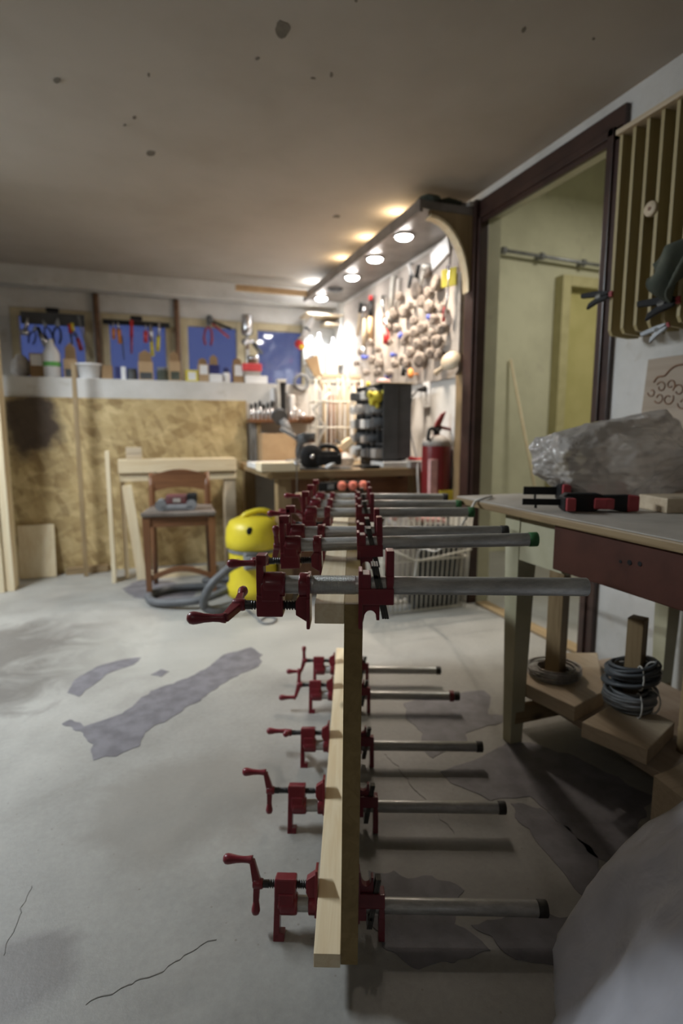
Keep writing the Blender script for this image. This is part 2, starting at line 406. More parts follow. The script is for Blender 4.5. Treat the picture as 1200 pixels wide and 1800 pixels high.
struct('floor', fl, ['concrete_floor', 'floor_scar', 'floor_crack'])
ce = MB().box((XL - .1, YF - .1, CEIL), (XR + .06, YW + .3, CEIL + .12))
for x, y, rx, ry, sd in [(496, 52, 12, 16, 1), (100, 141, 6, 5, 2), (265, 269, 9, 5, 3), (922, 50, 5, 4, 4), (592, 380, 8, 3, 5), (451, 100, 4, 3, 6), (220, 219, 3, 2, 7), (260, 132, 2, 3, 8), (628, 2, 3, 5, 9), (1045, 68, 3, 2, 10), (548, 138, 5, 2, 11), (583, 131, 3, 3, 12), (237, 206, 3, 2, 13)]:
    c = onz(x, y, CEIL); e = onz(x + rx, y, CEIL) - c; f = onz(x, y + ry, CEIL) - c
    pts = [(c.x + e.x * math.cos(t) + f.x * math.sin(t), c.y + e.y * math.cos(t) + f.y * math.sin(t)) for t in [k * .785 for k in range(8)]]
    ce.prism(jag(pts, .012, 3, sd), CEIL - .0015, CEIL + .002, 'XY', mi=1)
struct('ceiling', ce, ['ceiling_paint', 'ceiling_chip'])
struct('ceiling_adjoining', MB().box((XR + .06, YF - .1, 3.0), (XA + .1, YW + .3, 3.1)), 'yellow_wall')
struct('wall_left', MB().box((XL - .1, YF, 0), (XL, YW + .3, CEIL)), 'white_wall')
struct('wall_front', MB().box((XL, YF - .1, 0), (XR, YF, CEIL)).box((XR, YF - .1, 0), (XA, YF, 3.0)), 'white_wall')
wr = MB().box((XR, YF, 0), (XR + .10, D0, CEIL)).box((XR, D1, 0), (XR + .10, YW + .2, CEIL)).box((XR, D0, DH), (XR + .10, D1, CEIL)).box((XR + .06, YF, CEIL), (XR + .10, YW + .2, 3.0))
struct('wall_right', wr, 'white_wall')
struct('wall_adjoining', MB().box((XR + .10, YA, 0), (XA, YA + .1, 3.0)).box((XA, YF, 0), (XA + .1, YA + .1, 3.0)), 'yellow_wall')
# low thick wall under the windows, window wall above it
struct('wall_back', MB().box((XL, YL, 0), (XR, YW + .15, ZS)), 'white_wall')
WF = [(20, 165, 35, 148, 548, 537), (178, 309, 193, 291, 565, 548), (318, 432, 331, 416, 572, 558), (438, 536, 453, 531, 580, 568)]
wins = []
for a, b, c, d, yt, yf in WF:
    wins.append((ony(a, 600, YW).x, ony(b, 600, YW).x, ony(c, 600, YW).x, ony(d, 600, YW).x))
ZH = 1.795
wb = MB().box((XL, YW, ZH), (XR, YW + .15, CEIL)).box((XL, YW - .13, 1.925), (XR, YW, CEIL), .008)
edges = [XL] + [e for w in wins for e in (w[0], w[1])] + [XR]
for i in range(0, len(edges), 2):
    if edges[i + 1] - edges[i] > .001: wb.box((edges[i], YW, ZS), (edges[i + 1], YW + .15, ZH))
struct('wall_window', wb, 'white_wall')
for i, (a, b, c, d) in enumerate(wins):
    w = MB(); z0, z1 = ZS, ZH; y0, y1 = YW + .01, YW + .06
    w.box((a, y0, z0), (c, y1, z1), .006).box((d, y0, z0), (b, y1, z1), .006).box((c, y0, z1 - .06), (d, y1, z1), .006).box((c, y0, z0), (d, y1, z0 + .05), .006)
    o = struct('window_%d' % (i + 1), w, 'window_cream')
    MB().box((c, YW + .03, z0 + .05), (d, YW + .034, z1 - .06)).build('pane', 'window_glass', o)
for i, (px, w) in enumerate([(172, 4), (312, 3.2)]):
    p = ony(px, 600, YW - .03); struct('trim_%d' % (i + 1), MB().cyl((p.x, YW - .022, ZS), (p.x, YW - .022, 1.92), .02), 'rust')
# doorway in the right wall: brown frame, lintel, threshold
fr = MB().box((XR - .03, D1 - .03, 0), (XR + .02, D1, DH), .004).box((XR - .03, D0, 0), (XR + .02, D0 + .03, DH), .004).box((XR - .03, D0, DH - .03), (XR + .02, D1, DH), .004)
fr.box((XR - .045, D1 - .012, 0), (XR + .0, D1 + .07, DH + .06), .004).box((XR - .02, D0 - .04, DH - .05), (XR + .0, D1 + .07, DH + .06), .004).box((XR - .02, D0 - .035, 0), (XR + .0, D0 + .01, DH), .004)
dd = struct('door_1', fr, 'jamb_brown')
MB().box((XR + .02, D1 - .012, 0), (XR + .104, D1 + .002, DH), .002).box((XR + .02, D0 - .002, 0), (XR + .104, D0 + .012, DH), .002).box((XR + .02, D0, DH - .012), (XR + .104, D1, DH + .002), .002).build('reveal', 'yellow_wall', dd)
MB().box((XR + .0, D0 + .04, 0), (XR + .07, D1 - .05, .014), .004).build('threshold', 'oldwood_Y', dd)
# the yellow door in the room beyond
q0, q1 = ony(970, 600, YA).x, ony(1100, 600, YA).x + .16
d2 = struct('door_2', MB().box((q0, YA - .09, 0), (q0 + .075, YA, 2.03), .004).box((q1 - .075, YA - .09, 0), (q1, YA, 2.03), .004).box((q0 + .075, YA - .09, 1.955), (q1 - .075, YA, 2.03), .004), 'yellow_frame')
MB().box((q0 + .075, YA - .02, .01), (q1 - .075, YA - .002, 1.955), .003).build('door_leaf', 'yellow_door', d2)
# plaster strip and bare studs between tool wall and doorway
struct('trim_3', MB().box((XR - .022, 2.625, .0), (XR, 2.72, 1.93), .003), 'oldwood_Z')

# ================================================================== THE GLUED PANEL AND ITS PIPE CLAMPS
GA = YAW + R(1.1)
def G(r, f, z=0): return V((r * math.cos(GA) + f * math.sin(GA), -r * math.sin(GA) + f * math.cos(GA), z))
LEFT, RIGHT = -.0607, .0092
pn = thing('glued_panel', 'long pine channel of three glued boards standing on edge in red pipe clamps', 'workpiece', G(0, .80, 0), -GA)
pn.rotation_euler = (0, R(.55), -GA)
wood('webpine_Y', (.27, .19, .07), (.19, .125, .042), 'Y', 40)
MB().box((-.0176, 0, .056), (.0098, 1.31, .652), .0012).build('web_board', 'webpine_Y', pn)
MB().box((-.0607, 0, .622), (-.0176, 1.31, .652), .0012).build('top_board', 'pine_Y', pn)
MB().box((-.0607, .0, .050), (-.0179, 1.30, .075), .0012).build('bottom_board', 'pine_Y', pn)

PR = .01335
def head_mb(top=.0455):
    m = MB()
    m.lathe([(.0150, 0), (.0178, .001), (.0186, .004), (.0186, .026), (.0178, .0305), (.0150, .032)], (-.0685, 0, 0), (1, 0, 0), 28)
    m.box((-.0785, -.0125, -.044), (-.0675, .0125, top - .005), .0022)                 # upright plate
    m.box((-.0785, -.0125, top - .0155), (-.0637 if top < .05 else -.0585, .0125, top), .002)                  # hooked tip
    m.box((-.0785, -.0155, -.0455), (-.0395, .0155, -.0130), .003)               # screw boss
    m.box((-.071, -.0178, -.022), (-.043, .0178, .004), .003)
    m.lathe([(.0125, 0), (.0135, .002), (.0135, .036), (.0125, .0385)], (-.0785, 0, -.0315), (1, 0, 0), 20)
    return m
def jaw_mb():
    m = MB()
    m.lathe([(.0155, 0), (.0176, .001), (.0180, .003), (.0180, .013), (.0170, .0155)], (-.0170, 0, 0), (1, 0, 0), 28)
    m.box((-.0052, -.021, -.0615), (0, .021, -.016), .0016).box((-.0052, -.0175, -.02), (0, .0175, .0165), .0016)
    m.prism([(-.0215, -.0225), (-.0215, -.0430), (-.004, -.0540), (-.004, -.0145), (-.017, -.0145)], -.0125, .0125, 'XZ', .0015)
    return m
def screw_mb():
    prof = [(.0064, 0), (.0068, .002), (.0068, .016)]
    h = .016
    while h < .100:
        prof += [(.0066, h), (.0072, h + .0010), (.0072, h + .0018), (.0050, h + .0024), (.0050, h + .0034)]; h += .0040
    prof.append((.0060, .102))
    return MB().lathe(prof, (0, 0, 0), (1, 0, 0), 16, smooth=False)
def handle_mb():
    m = MB()                                     # hub at the origin, screw towards +x; the gripping arm points to +z
    m.lathe([(.0070, -.008), (.0092, -.006), (.0092, .008), (.0080, .011)], (0, 0, 0), (1, 0, 0), 18)
    m.prism([(-.0065, -.006), (.0060, -.004), (.0060, .008), (-.0065, .041), (-.0150, .041), (-.0150, .036)], -.0060, .0060, 'XZ', .002)
    m.prism([(-.0065, .004), (.0060, .004), (.0045, -.030), (-.0060, -.030)], -.0055, .0055, 'XZ', .002)
    m.lathe([(.0052, 0), (.0060, .006), (.0078, .015), (.0080, .019), (.0062, .0245), (.0015, .026)], (-.0008, 0, -.026), (0, 0, -1), 16)
    return m
def grip_mb():
    return MB().lathe([(.0072, 0), (.0074, .003), (.0060, .009), (.0056, .018), (.0066, .030), (.0088, .041), (.0094, .046), (.0084, .051), (.005, .0545), (.0005, .0555)], (-.0095, 0, .0395), (-1, 0, .02), 18)
def tail_mb():
    m = MB()
    m.box((0, -.0195, -.061), (.0062, .0195, -.012), .0016).box((0, -.0165, -.02), (.0062, .0165, .0245), .0016)
    m.box((.0045, -.0165, -.0245), (.018, .0165, .0195), .0025)
    m.box((0, -.0185, -.0250), (.0512, .0185, -.0010), .002)
    m.box((.0395, -.0135, -.0245), (.0512, .0135, .0535), .002)
    m.box((.0405, -.0165, -.0235), (.0500, .0165, .0165), .002)
    arch = [(.031, -.0235), (.031, -.0500), (.0265, -.0500)]
    arch += [(.0175 + .009 * math.cos(t), -.046 + .011 * math.sin(t)) for t in [k * math.pi / 8 for k in range(1, 9)]]
    arch += [(.006, -.0575), (.006, -.0235)]
    m.prism(arch, -.011, .011, 'XZ', .0008)
    return m
def plate_mb():
    m = MB()                                     # clutch plate: a slotted steel strip round the pipe
    for y0, y1, z0, z1 in ((-.0165, -.0138, -.02, .02), (.0138, .0165, -.02, .02), (-.0165, .0165, .0138, .033), (-.0135, .0135, -.048, -.0138)):
        m.box((-.0016, y0, z0), (.0016, y1, z1), .0006)
    return m
def mesh_of(mb, name, mat):
    o = mb.build(name, mat); me = o.data; bpy.data.objects.remove(o); return me
M_headl = mesh_of(head_mb(.060), 'head_long', 'clamp_red')
M_head, M_jaw, M_screw = mesh_of(head_mb(), 'head', 'clamp_red'), mesh_of(jaw_mb(), 'jaw', 'clamp_red'), mesh_of(screw_mb(), 'screw', 'thread_steel')
M_handle, M_grip = mesh_of(handle_mb(), 'handle', 'clamp_red'), mesh_of(grip_mb(), 'grip', 'clamp_red')
M_tail, M_plate = mesh_of(tail_mb(), 'tail', 'clamp_red'), mesh_of(plate_mb(), 'plate', 'spring_steel')
def inst(name, me, parent, loc=(0, 0, 0), rot=(0, 0, 0)):
    o = bpy.data.objects.new(name, me); C.objects.link(o); o.parent = parent; o.location = loc; o.rotation_euler = rot; return o
def pipe_clamp(f, z, label, group, end, phi, flip=False, cap=None, head=0, hub=-.108, yaw=0, tilt=0, dx=0, thread=0):
    t = thing('pipe_clamp', label, 'clamp', G(LEFT + dx, f, z), 0, group)
    t.rotation_euler = (math.pi - R(18) if flip else 0, R(tilt), -GA + yaw)
    x1 = end - (LEFT + dx)
    p = MB().lathe([(.0105, 0), (PR - .0008, .0003), (PR, .0015), (PR, x1 + .071), (PR - .0010, x1 + .0725), (.0102, x1 + .0726), (.0102, x1 + .060)], (-.072, 0, 0), (1, 0, 0), 28)
    pp = p.build('pipe', 'galvanised_pipe', t)
    if thread:
        tp = []; h = 0
        while h < thread:
            tp += [(PR + .0002, h), (PR + .0007, h + .0008), (PR + .0002, h + .0016)]; h += .0018
        MB().lathe(tp, (.0045, 0, 0), (1, 0, 0), 28, smooth=False).build('pipe_thread', 'galvanised_pipe', pp)
    if cap:
        c = MB().lathe([(PR + .0004, 0), (PR + .0011, .0005), (PR + .0011, .016), (PR, .0175), (.002, .018)], (x1 - .016, 0, 0), (1, 0, 0), 24).build('end_cap', 'cap_green' if cap == 'g' else 'cap_black', t)
        c['label'] = 'green end cap' if cap == 'g' else 'black end cap'
        if cap == 'r':
            MB().lathe([(PR + .0005, 0), (PR + .0045, .001), (PR + .0045, .013), (PR + .0005, .014)], (x1 - .031, 0, 0), (1, 0, 0), 24).build('collar', 'clamp_red', t)
    inst('clamp_head', M_head if f < .85 else M_headl, t, (head, 0, 0)); inst('sliding_jaw', M_jaw, t)
    inst('screw', M_screw, t, (hub + .004, 0, -.0315))
    h = inst('crank_handle', M_handle, t, (hub, 0, -.0315), (phi, 0, 0)); inst('grip', M_grip, h)
    W = RIGHT - (LEFT + dx)
    inst('tail_jaw', M_tail, t, (W, 0, 0))
    for k in range(3):
        inst('clutch_plate', M_plate, t, (W + .0265 + k * .0034, 0, 0), (0, R(-12), 0))
    return t
GT, GB = 'pipe clamps along the top edge', 'pipe clamps along the bottom edge'
ZT = .678
pipe_clamp(.812, ZT, 'pipe clamp nearest the camera across the top of the panel, its bare pipe longest', GT,   .342, R(101), thread=.06, tilt=.2)
pipe_clamp(1.115, ZT, 'second pipe clamp from the front on top, its pipe ending in a green cap', GT, .365, R(82), cap='g', head=-.004, hub=-.118, tilt=-1.6)
pipe_clamp(1.255, ZT, 'third pipe clamp from the front on top, close behind the green-capped one', GT, .345, R(200), cap='k', head=-.008, tilt=-.3)
pipe_clamp(1.565, ZT, 'fourth pipe clamp from the front on top, behind the wide gap, green pipe end', GT, .335, R(35), cap='g', tilt=-.4)
pipe_clamp(1.755, ZT, 'fifth pipe clamp from the front on top, last but one, green pipe end', GT, .335, R(70), cap='g', hub=-.10, tilt=0)
pipe_clamp(1.945, ZT, 'rearmost pipe clamp on the top edge, nearest the workbench', GT, .325, R(20), head=.004, cap='k', tilt=0)
ZB = .050
pipe_clamp(.925, ZB, 'lowest and nearest bottom pipe clamp, crank up and black pipe end', GB, .352, R(0) + math.pi, True, 'k', thread=0, dx=0, tilt=.4, hub=-.112)
pipe_clamp(1.20, ZB, 'second bottom pipe clamp from the front, crank handle up, long bare screw', GB, .350, R(5) + math.pi, True, 'k', head=-.006, hub=-.128, dx=0)
pipe_clamp(1.455, ZB, 'third bottom pipe clamp from the front, its crank grip level with the screw', GB, .355, R(84), True, 'k', hub=-.115, dx=0)
pipe_clamp(1.755, ZB, 'fourth bottom pipe clamp from the front, red collar on its pipe end', GB, .348, R(-8), True, 'r', hub=-.112, dx=0)
pipe_clamp(1.955, ZB, 'rearmost bottom pipe clamp, the shortest-looking pipe on the floor', GB, .318, R(10), True, 'k', hub=-.112, dx=0)

# ================================================================== WORK TABLE ON THE RIGHT
TZ = .70; TX = .945; TY = 1.56
t = thing('worktable', 'cream painted workshop table with a worn top and a red-brown drawer', 'table', (TX, TY, 0))
o0 = V((TX, TY, 0))
MB().box((TX, -.35, TZ - .024), (XR - .01, TY, TZ - .0035), .004).build('tabletop', 'oldwood_Y', t, off=o0)
MB().box((TX + .002, -.348, TZ - .004), (XR - .012, TY - .002, TZ), .0015).build('top_covering', 'table_top', t, off=o0)
def leg(x, y, w=.058):
    MB().frus((x + .010, y + .012), (x + w - .008, y + w - .010), (x - .002, y - .002), (x + w + .004, y + w + .004), 0, TZ - .022).build('leg', 'table_cream', t, off=o0)
leg(TX + .03, 1.275); leg(XR - .10, 1.275); leg(TX + .03, -.28); leg(XR - .10, -.28)
for ya, yb in ((1.09, 1.29), (-.25, .44)): MB().box((TX + .032, ya, TZ - .148), (TX + .055, yb, TZ - .022), .002).build('side_apron', 'table_cream', t, off=o0)
MB().box((TX + .08, 1.30, TZ - .148), (XR - .09, 1.322, TZ - .022), .002).build('end_apron', 'table_cream', t, off=o0)
dr = MB().box((TX + .012, .42, TZ - .136), (TX + .034, 1.118, TZ - .018), .003).build('drawer', 'drawer_red', t, off=o0)
for px, r in ((1090, .0035), (1106, .0055), (1124, .005)):
    p = onx(px, 987 + (px - 1090) * .12, TX + .0115)
    MB().cyl((p.x - .0006, p.y, p.z), (p.x + .004, p.y, p.z), r, seg=16).build('screw_hole', 'black_plastic', dr, off=o0)
for ya in (1.285, -.26): MB().box((TX + .05, ya, .06), (XR - .05, ya + .025, .111), .003).build('stretcher', 'oldwood_X', t, off=o0)
MB().box((1.085, -.20, .112), (1.50, 1.44, .134), .003).build('lower_shelf', 'board_Y', t, off=o0)
# stands on the lower shelf
def stand(name, label, corners, z0, th, post, pw, ph, cat):
    c = sum((V(q) for q in corners), V((0, 0))) / len(corners); o = V((c.x, c.y, z0))
    s = thing(name, label, cat, o)
    MB().prism(corners, z0, z0 + th, 'XY', .003).build('base_board', 'palewood_Y', s, off=o)
    MB().box((post[0] - pw / 2, post[1] - pw / 2, z0 + th), (post[0] + pw / 2, post[1] + pw / 2, ph), .002, ('Z', R(24))).build('post', 'oldwood_Z', s, off=o)
    return s
def q(px, py, z): p = onz(px, py, z); return (p.x, p.y)
bz = .134
A = [q(905, 1190, .18), q(1010, 1240, .18), q(1062, 1213, .18), q(1050, 1145, .18), q(985, 1145, .18)]
stand('post_stand', 'wooden post on a thick board holding the pale wire coil', A, bz, .042, q(975, 1180, .18), .046, .672, 'stand')
B = [q(1022, 1268, .176), q(1138, 1316, .176), q(1186, 1268, .176), q(1095, 1225, .176)]
stand('post_stand', 'shorter wooden post on a board holding the grey cable coils', B, bz, .040, q(1110, 1240, .176), .040, .42, 'stand')
def coil(name, label, cx, cy, z, R0, R1, h, n, wr, mat, wob=.004, tie=True, tilt=0):
    c = V((cx, cy, z)); s = thing(name, label, 'coil', c)
    m = MB(); pts = []
    rnd = random.Random(len(label))
    for k in range(n):
        r = rnd.uniform(R0, R1); zz = rnd.uniform(wr, h - wr); ph = rnd.uniform(0, 6.28); ax = rnd.uniform(-wob, wob); ay = rnd.uniform(-wob, wob)
        m.tube([(ax + r * math.cos(a), ay + r * math.sin(a), zz + wob * math.sin(a + ph) + tilt * r * math.cos(a + 1)) for a in [i * 2 * math.pi / 40 for i in range(40)]], wr, 6, True)
    m.build('wound_wire', mat, s)
    if tie:
        m = MB()
        for a in (4.3, 5.3):
            d = V((math.cos(a), math.sin(a), 0))
            rm = (R0 + R1) / 2; m.tube([d * (rm + (R1 - R0) * .62 * math.cos(b)) + V((0, 0, h / 2 + h * .54 * math.sin(b) + tilt * rm * math.cos(a + 1))) for b in [i * 2 * math.pi / 16 for i in range(16)]], .0022, 6, True)
        m.build('tie_string', 'cord_white', s)
    return s
pc = q(973, 1184, .18); coil('wire_coil', 'pale zinc wire coil lying round the taller post under the table', pc[0], pc[1], .178, .047, .078, .032, 34, .0017, 'wire_zinc', .004, False)
pc = q(1105, 1243, .176); coil('cable_coil', 'light grey cable coil lying lowest round the short post', pc[0], pc[1], .176, .036, .068, .06, 22, .0042, 'cable_grey', .005)
coil('cable_coil', 'dark cable coil stacked on the light grey cable coil', pc[0] + .0, pc[1], .245, .034, .066, .058, 24, .0046, 'cable_dark', .005, True, .18)
# rough sawn block and a bamboo post at the right edge under the table
p = onz(1150, 1465, 0)
tag(MB().prism(jag([(1.02, .68), (1.04, .86), (1.30, .90), (1.32, .62)], .006, 5, 3), .0, .15, 'XY').build('plywood_offcut', 'palewood_X', None), 'rough sawn pale plywood block on the floor under the table, by the sack', 'offcut')
bpp = onz(1196, 1322, .134)
tag(MB().lathe([(.016, 0), (.0165, .05), (.0175, .055), (.016, .06), (.016, .2), (.0175, .205), (.016, .21), (.016, .54), (.012, .541)], (bpp.x + .01, bpp.y, .134)).build('bamboo_post', 'oldwood_Z'), 'thin round wooden post standing on the lower shelf at the picture edge', 'post')

# two trigger clamps on the table
def trigger_clamp(label, px, py, rot, z, s=1.45):
    p = onz(px, py, z); t = thing('trigger_clamp', label, 'clamp', (p.x, p.y, z), rot, 'black and red trigger clamps on the table'); t.scale = (1.12, 1, s)
    MB().box((-.145, -.003, .010), (.10, .003, .022), .001).cyl((-.115, 0, .004), (-.115, 0, .012), .003, seg=8).build('bar', 'black_plastic', t)
    MB().prism([(-.055, 0), (.012, 0), (.030, .008), (.045, .026), (.02, .034), (-.05, .034), (-.062, .026), (-.062, .006)], -.016, .016, 'XZ', .003).box((-.062, -.046, .004), (-.040, .0, .028), .003).build('body', 'black_plastic', t)
    MB().prism([(.012, .008), (.085, -.001), (.10, .004), (.10, .028), (.085, .032), (.02, .030)], -.012, .012, 'XZ', .003).build('handle', 'black_plastic', t)
    a = MB().prism([(.082, .000), (.108, .002), (.108, .030), (.082, .032)], -.0135, .0135, 'XZ', .003).build('grip_end', 'trigger_red', t); a['label'] = 'red grip end'
    a = MB().prism([(.005, -.030), (.032, -.034), (.050, -.028), (.046, -.016), (.01, -.014)], .006, .026, 'XY', .003).build('trigger', 'trigger_red', t); a['label'] = 'red trigger'
    a = MB().box((-.060, -.058, .004), (-.040, -.044, .028), .003).build('jaw_pad', 'trigger_red', t); a['label'] = 'red jaw pad'
    return t
trigger_clamp('black trigger clamp with red grips lying nearest the table edge', 1032, 898, R(-26), TZ + .0005, 1.35)
trigger_clamp('black trigger clamp with red grips lying against the plastic bag', 1020, 882, R(-25), TZ + .0005, 1.95)
b0 = onz(1177, 903, TZ); tag(MB().box((b0.x, b0.y - .02, TZ), (b0.x + .2, b0.y + .09, TZ + .038), .004, ('Z', R(-12))).build('wood_block', 'palewood_X'), 'small pale wood block on the table at the right picture edge', 'block')

# crumpled bags
def crumple(name, label, cat, c, rx, ry, z0, zt, mat, fold, seed, sub=5, flat=False, shape=None, lo=.80):
    """a crushed bag: a lumpy ball folded along many straight creases"""
    b = bmesh.new(); bmesh.ops.create_icosphere(b, subdivisions=sub, radius=1)
    rnd = random.Random(int(seed * 100)); planes = []
    for k in range(46):
        d = V((rnd.gauss(0, 1), rnd.gauss(0, 1), rnd.gauss(0, 1))).normalized(); planes.append((d, rnd.uniform(lo, lo + .2)))
    hh = (zt - z0) * .5
    for v in b.verts:
        n = v.co.copy()
        k = min([1.0 + .6 * (1 - lo)] + [o / max(n.dot(d), 1e-3) for d, o in planes if n.dot(d) > .5])
        k *= 1.0 + .10 * noise.noise(n * 1.7 + V((seed, seed, 0)))
        k += fold * (.7 - abs(noise.noise(n * 3.3 + V((seed * 3, 1, 2)))) * 2.2) + fold * .5 * (.7 - abs(noise.noise(n * 7.5 + V((seed, 4, 2)))) * 2.2)
        p = V((n.x * k * rx, n.y * k * ry, hh * n.z * k))
        if shape: p = shape(p)
        p.z = max(z0 - c[2], p.z); v.co = p
    m = MB(); m.bm.free(); m.bm = b
    for f in b.faces: f.smooth = not flat
    o = m.build(name, mat); o.location = c
    return tag(o, label, cat)
bag = crumple('plastic_bag', 'crumpled clear plastic bag lying on the table behind the trigger clamps', 'bag', (1.335, 1.315, TZ + .115), .295, .165, TZ + .002, TZ + .262, 'polythene', .035, 3.7, 6, False, lambda p: V((p.x, p.y, p.z * (.86 + .17 * math.tanh((p.x + .17) * 14)) * (1 - .72 * min(1, (p.x / .30) ** 2)) ** -.42)))
sk = crumple('plastic_sack', 'large full whitish plastic sack on the floor at the lower right', 'sack', (.90, .20, .02), .52, .47, .002, 1.20, 'sack_film', .026, 8.2, 6, False, lambda p: V((p.x * (1.06 - .52 * max(0, p.z)), p.y * (1.06 - .52 * max(0, p.z)), p.z)), .92)

# ================================================================== THINGS ON THE RIGHT WALL BY THE DOORWAY
r0 = thing('wall_rack', 'wall rack of upright brown boards under a pale top shelf beside the doorway', 'rack', (XR, 1.5, 1.24))
o0 = V((XR, 1.5, 1.24))
MB().box((XR - .160, .86, 1.838), (XR - .002, 1.556, 1.854), .003).build('top_shelf', 'palewood_Y', r0, off=o0)
MB().box((XR - .02, .88, 1.23), (XR - .002, 1.55, 1.838), .002).build('back_panel', 'mdf_Z', r0, off=o0)
for k in range(13):
    y = 1.545 - k * .0515
    f = MB(); prof = [(XR - .020, 1.838), (XR - .145, 1.838), (XR - .145, 1.235), (XR - .135, 1.218), (XR - .06, 1.212), (XR - .020, 1.216)]
    f.prism(prof, y - .006, y + .006, 'XZ', .001).build('upright_board', 'mdf_Z', r0, off=o0)
sp = onx(1143, 367, XR - .15)
s_ = thing('wooden_spool', 'pale wooden disc with a hole hung on the wall rack boards', 'spool', sp)
MB().lathe([(.006, 0), (.021, 0), (.022, .002), (.022, .014), (.021, .016), (.006, .016)], (-.004, 0, 0), (1, 0, 0), 28).build('disc', 'palewood_X', s_)
MB().cyl((-.0055, 0, 0), (.02, 0, 0), .006, seg=12).build('peg', 'brownwood_X', s_)
def spring_clamp(label, p, rot, sc=1, mat='black_plastic'):
    t = thing('spring_clamp', label, 'clamp', p, 0, 'spring clamps on the wall rack'); t.rotation_euler = rot; t.scale = (sc,) * 3
    MB().prism([(-.075, .006), (-.01, .000), (.035, .002), (.05, .012), (.035, .018), (-.01, .024), (-.075, .024)], -.011, .011, 'XZ', .002).build('upper_lever', mat, t)
    MB().prism([(-.040, -.022), (-.01, -.004), (.035, .000), (.05, -.002), (.035, -.014), (-.01, -.026), (-.048, -.044)], -.011, .011, 'XZ', .002).build('lower_lever', mat, t)
    MB().cyl((0, -.011, .002), (0, .011, .002), .011, seg=16).build('spring', 'spring_steel', t)
    a = MB().box((.044, -.009, .002), (.058, .009, .014), .002).box((.044, -.009, -.008), (.058, .009, .001), .002).build('jaw_pad', 'trigger_red', t); a['label'] = 'red jaw pads'
    return t
p = onx(1052, 522, XR - .165); spring_clamp('black spring clamp gripping the far edge of the wall rack', p, (0, R(0), R(-70)), .8)
p = onx(1162, 535, XR - .165); spring_clamp('black spring clamp under the dark cloth on the wall rack', p, (0, R(-3), R(-70)), .9)
p = onx(1155, 581, XR - .15); spring_clamp('small dark and silver clamp hanging along the lower rack edge', p, (0, R(-20), R(-70)), .62, 'grey_steel')
# cloth
m = MB(); N = 26; gv = []
c0 = onx(1175, 470, XR - .19)
for i in range(N):
    row = []
    for j in range(N):
        u, v = i / (N - 1), j / (N - 1)
        w = .16 * (1 - .35 * v); y = c0.y + .055 - w * u
        z = c0.z + .075 - .05 * (1 - u) * (1 - v) - v * (.10 + .07 * math.sin(u * 3.1)) 
        x = c0.x + .02 * math.sin(u * 9 + v * 4) * (.4 + v) - .03 * (1 - abs(2 * u - 1)) * (1 - v)
        row.append(m.bm.verts.new((x, y, z)))
    gv.append(row)
for i in range(N - 1):
    for j in range(N - 1):
        f = m.bm.faces.new((gv[i][j], gv[i + 1][j], gv[i + 1][j + 1], gv[i][j + 1])); f.smooth = True
o = m.build('cloth', 'rag_green'); sm = o.modifiers.new('thick', 'SOLIDIFY'); sm.thickness = .005
tag(o, 'dark grey-green cloth draped over the front of the wall rack', 'cloth')
# carved panel
a, b, c = onx(1148, 637, XR - .02), onx(1130, 716, XR - .02), 1.12
t = thing('wood_carving', 'brown wooden panel with carved scrollwork leaning on the wall behind the bag', 'panel', (XR - .03, 1.38, .98))
o0 = V((XR - .03, 1.38, .98))
MB().prism([(1.515, .70), (1.485, a.z + .01), (1.10, a.z + .012), (1.10, .70)], XR - .032, XR - .006, 'YZ', .002).build('board', 'board_Y', t, off=o0)
m = MB(); X = XR - .033
def scroll(cy, cz, r, a0, a1, sh=.55, n=22):
    pts = []
    for k in range(n + 1):
        u = k / n; an = a0 + (a1 - a0) * u; rr = r * (1 - sh * u)
        pts.append((X, cy + rr * math.cos(an), cz + rr * math.sin(an)))
    m.tube(pts, .0022, 6)
m.tube(spline([(X, 1.455, 1.062), (X, 1.440, 1.078), (X, 1.415, 1.080), (X, 1.395, 1.098), (X, 1.37, 1.108), (X, 1.33, 1.105), (X, 1.31, 1.082), (X, 1.28, 1.078)], 6), .003, 6)
for cy, cz, r, a0, a1 in ((1.425, 1.045, .018, .5, 6.5), (1.39, 1.05, .016, 3.6, -2.4), (1.43, 1.01, .018, -.5, -6.2), (1.395, 1.005, .02, 2.6, 8.6), (1.36, 1.03, .02, 0, 6), (1.32, 1.04, .02, 2, 8), (1.34, .99, .02, 0, -6), (1.46, 1.03, .015, 0, -5)): scroll(cy, cz, r, a0, a1)
m.build('carving', 'brownwood_X', t, off=o0)

# the room beyond
p0, p1 = ony(885, 440, YA - .06), ony(1100, 474, YA - .06)
t = thing('wall_pipe', 'thin grey pipe with clips along the yellow wall above the door', 'pipe', p0)
MB().cyl(p0, p1 + (p1 - p0) * .6, .012).build('pipe_run', 'grey_steel', t, off=p0)
for px in (885, 952, 1025):
    c = ony(px, 440 + (px - 885) * .158, YA - .06)
    MB().cyl((c.x - .014, c.y, c.z), (c.x + .014, c.y, c.z), .024, seg=14).box((c.x - .012, c.y, c.z - .012), (c.x + .012, YA, c.z + .012), .003).build('clip', 'mid_grey', t, off=p0)
p1 = ony(897, 632, YA - .02); p0 = V((p1.x + .14, YA - .36, 0))
tag(MB().cyl(p0 + V((0, 0, .002)), p1, .010, .009, seg=10).build('thin_stick', 'pine_Z'), 'thin wooden stick leaning on the yellow wall beyond the doorway', 'stick')

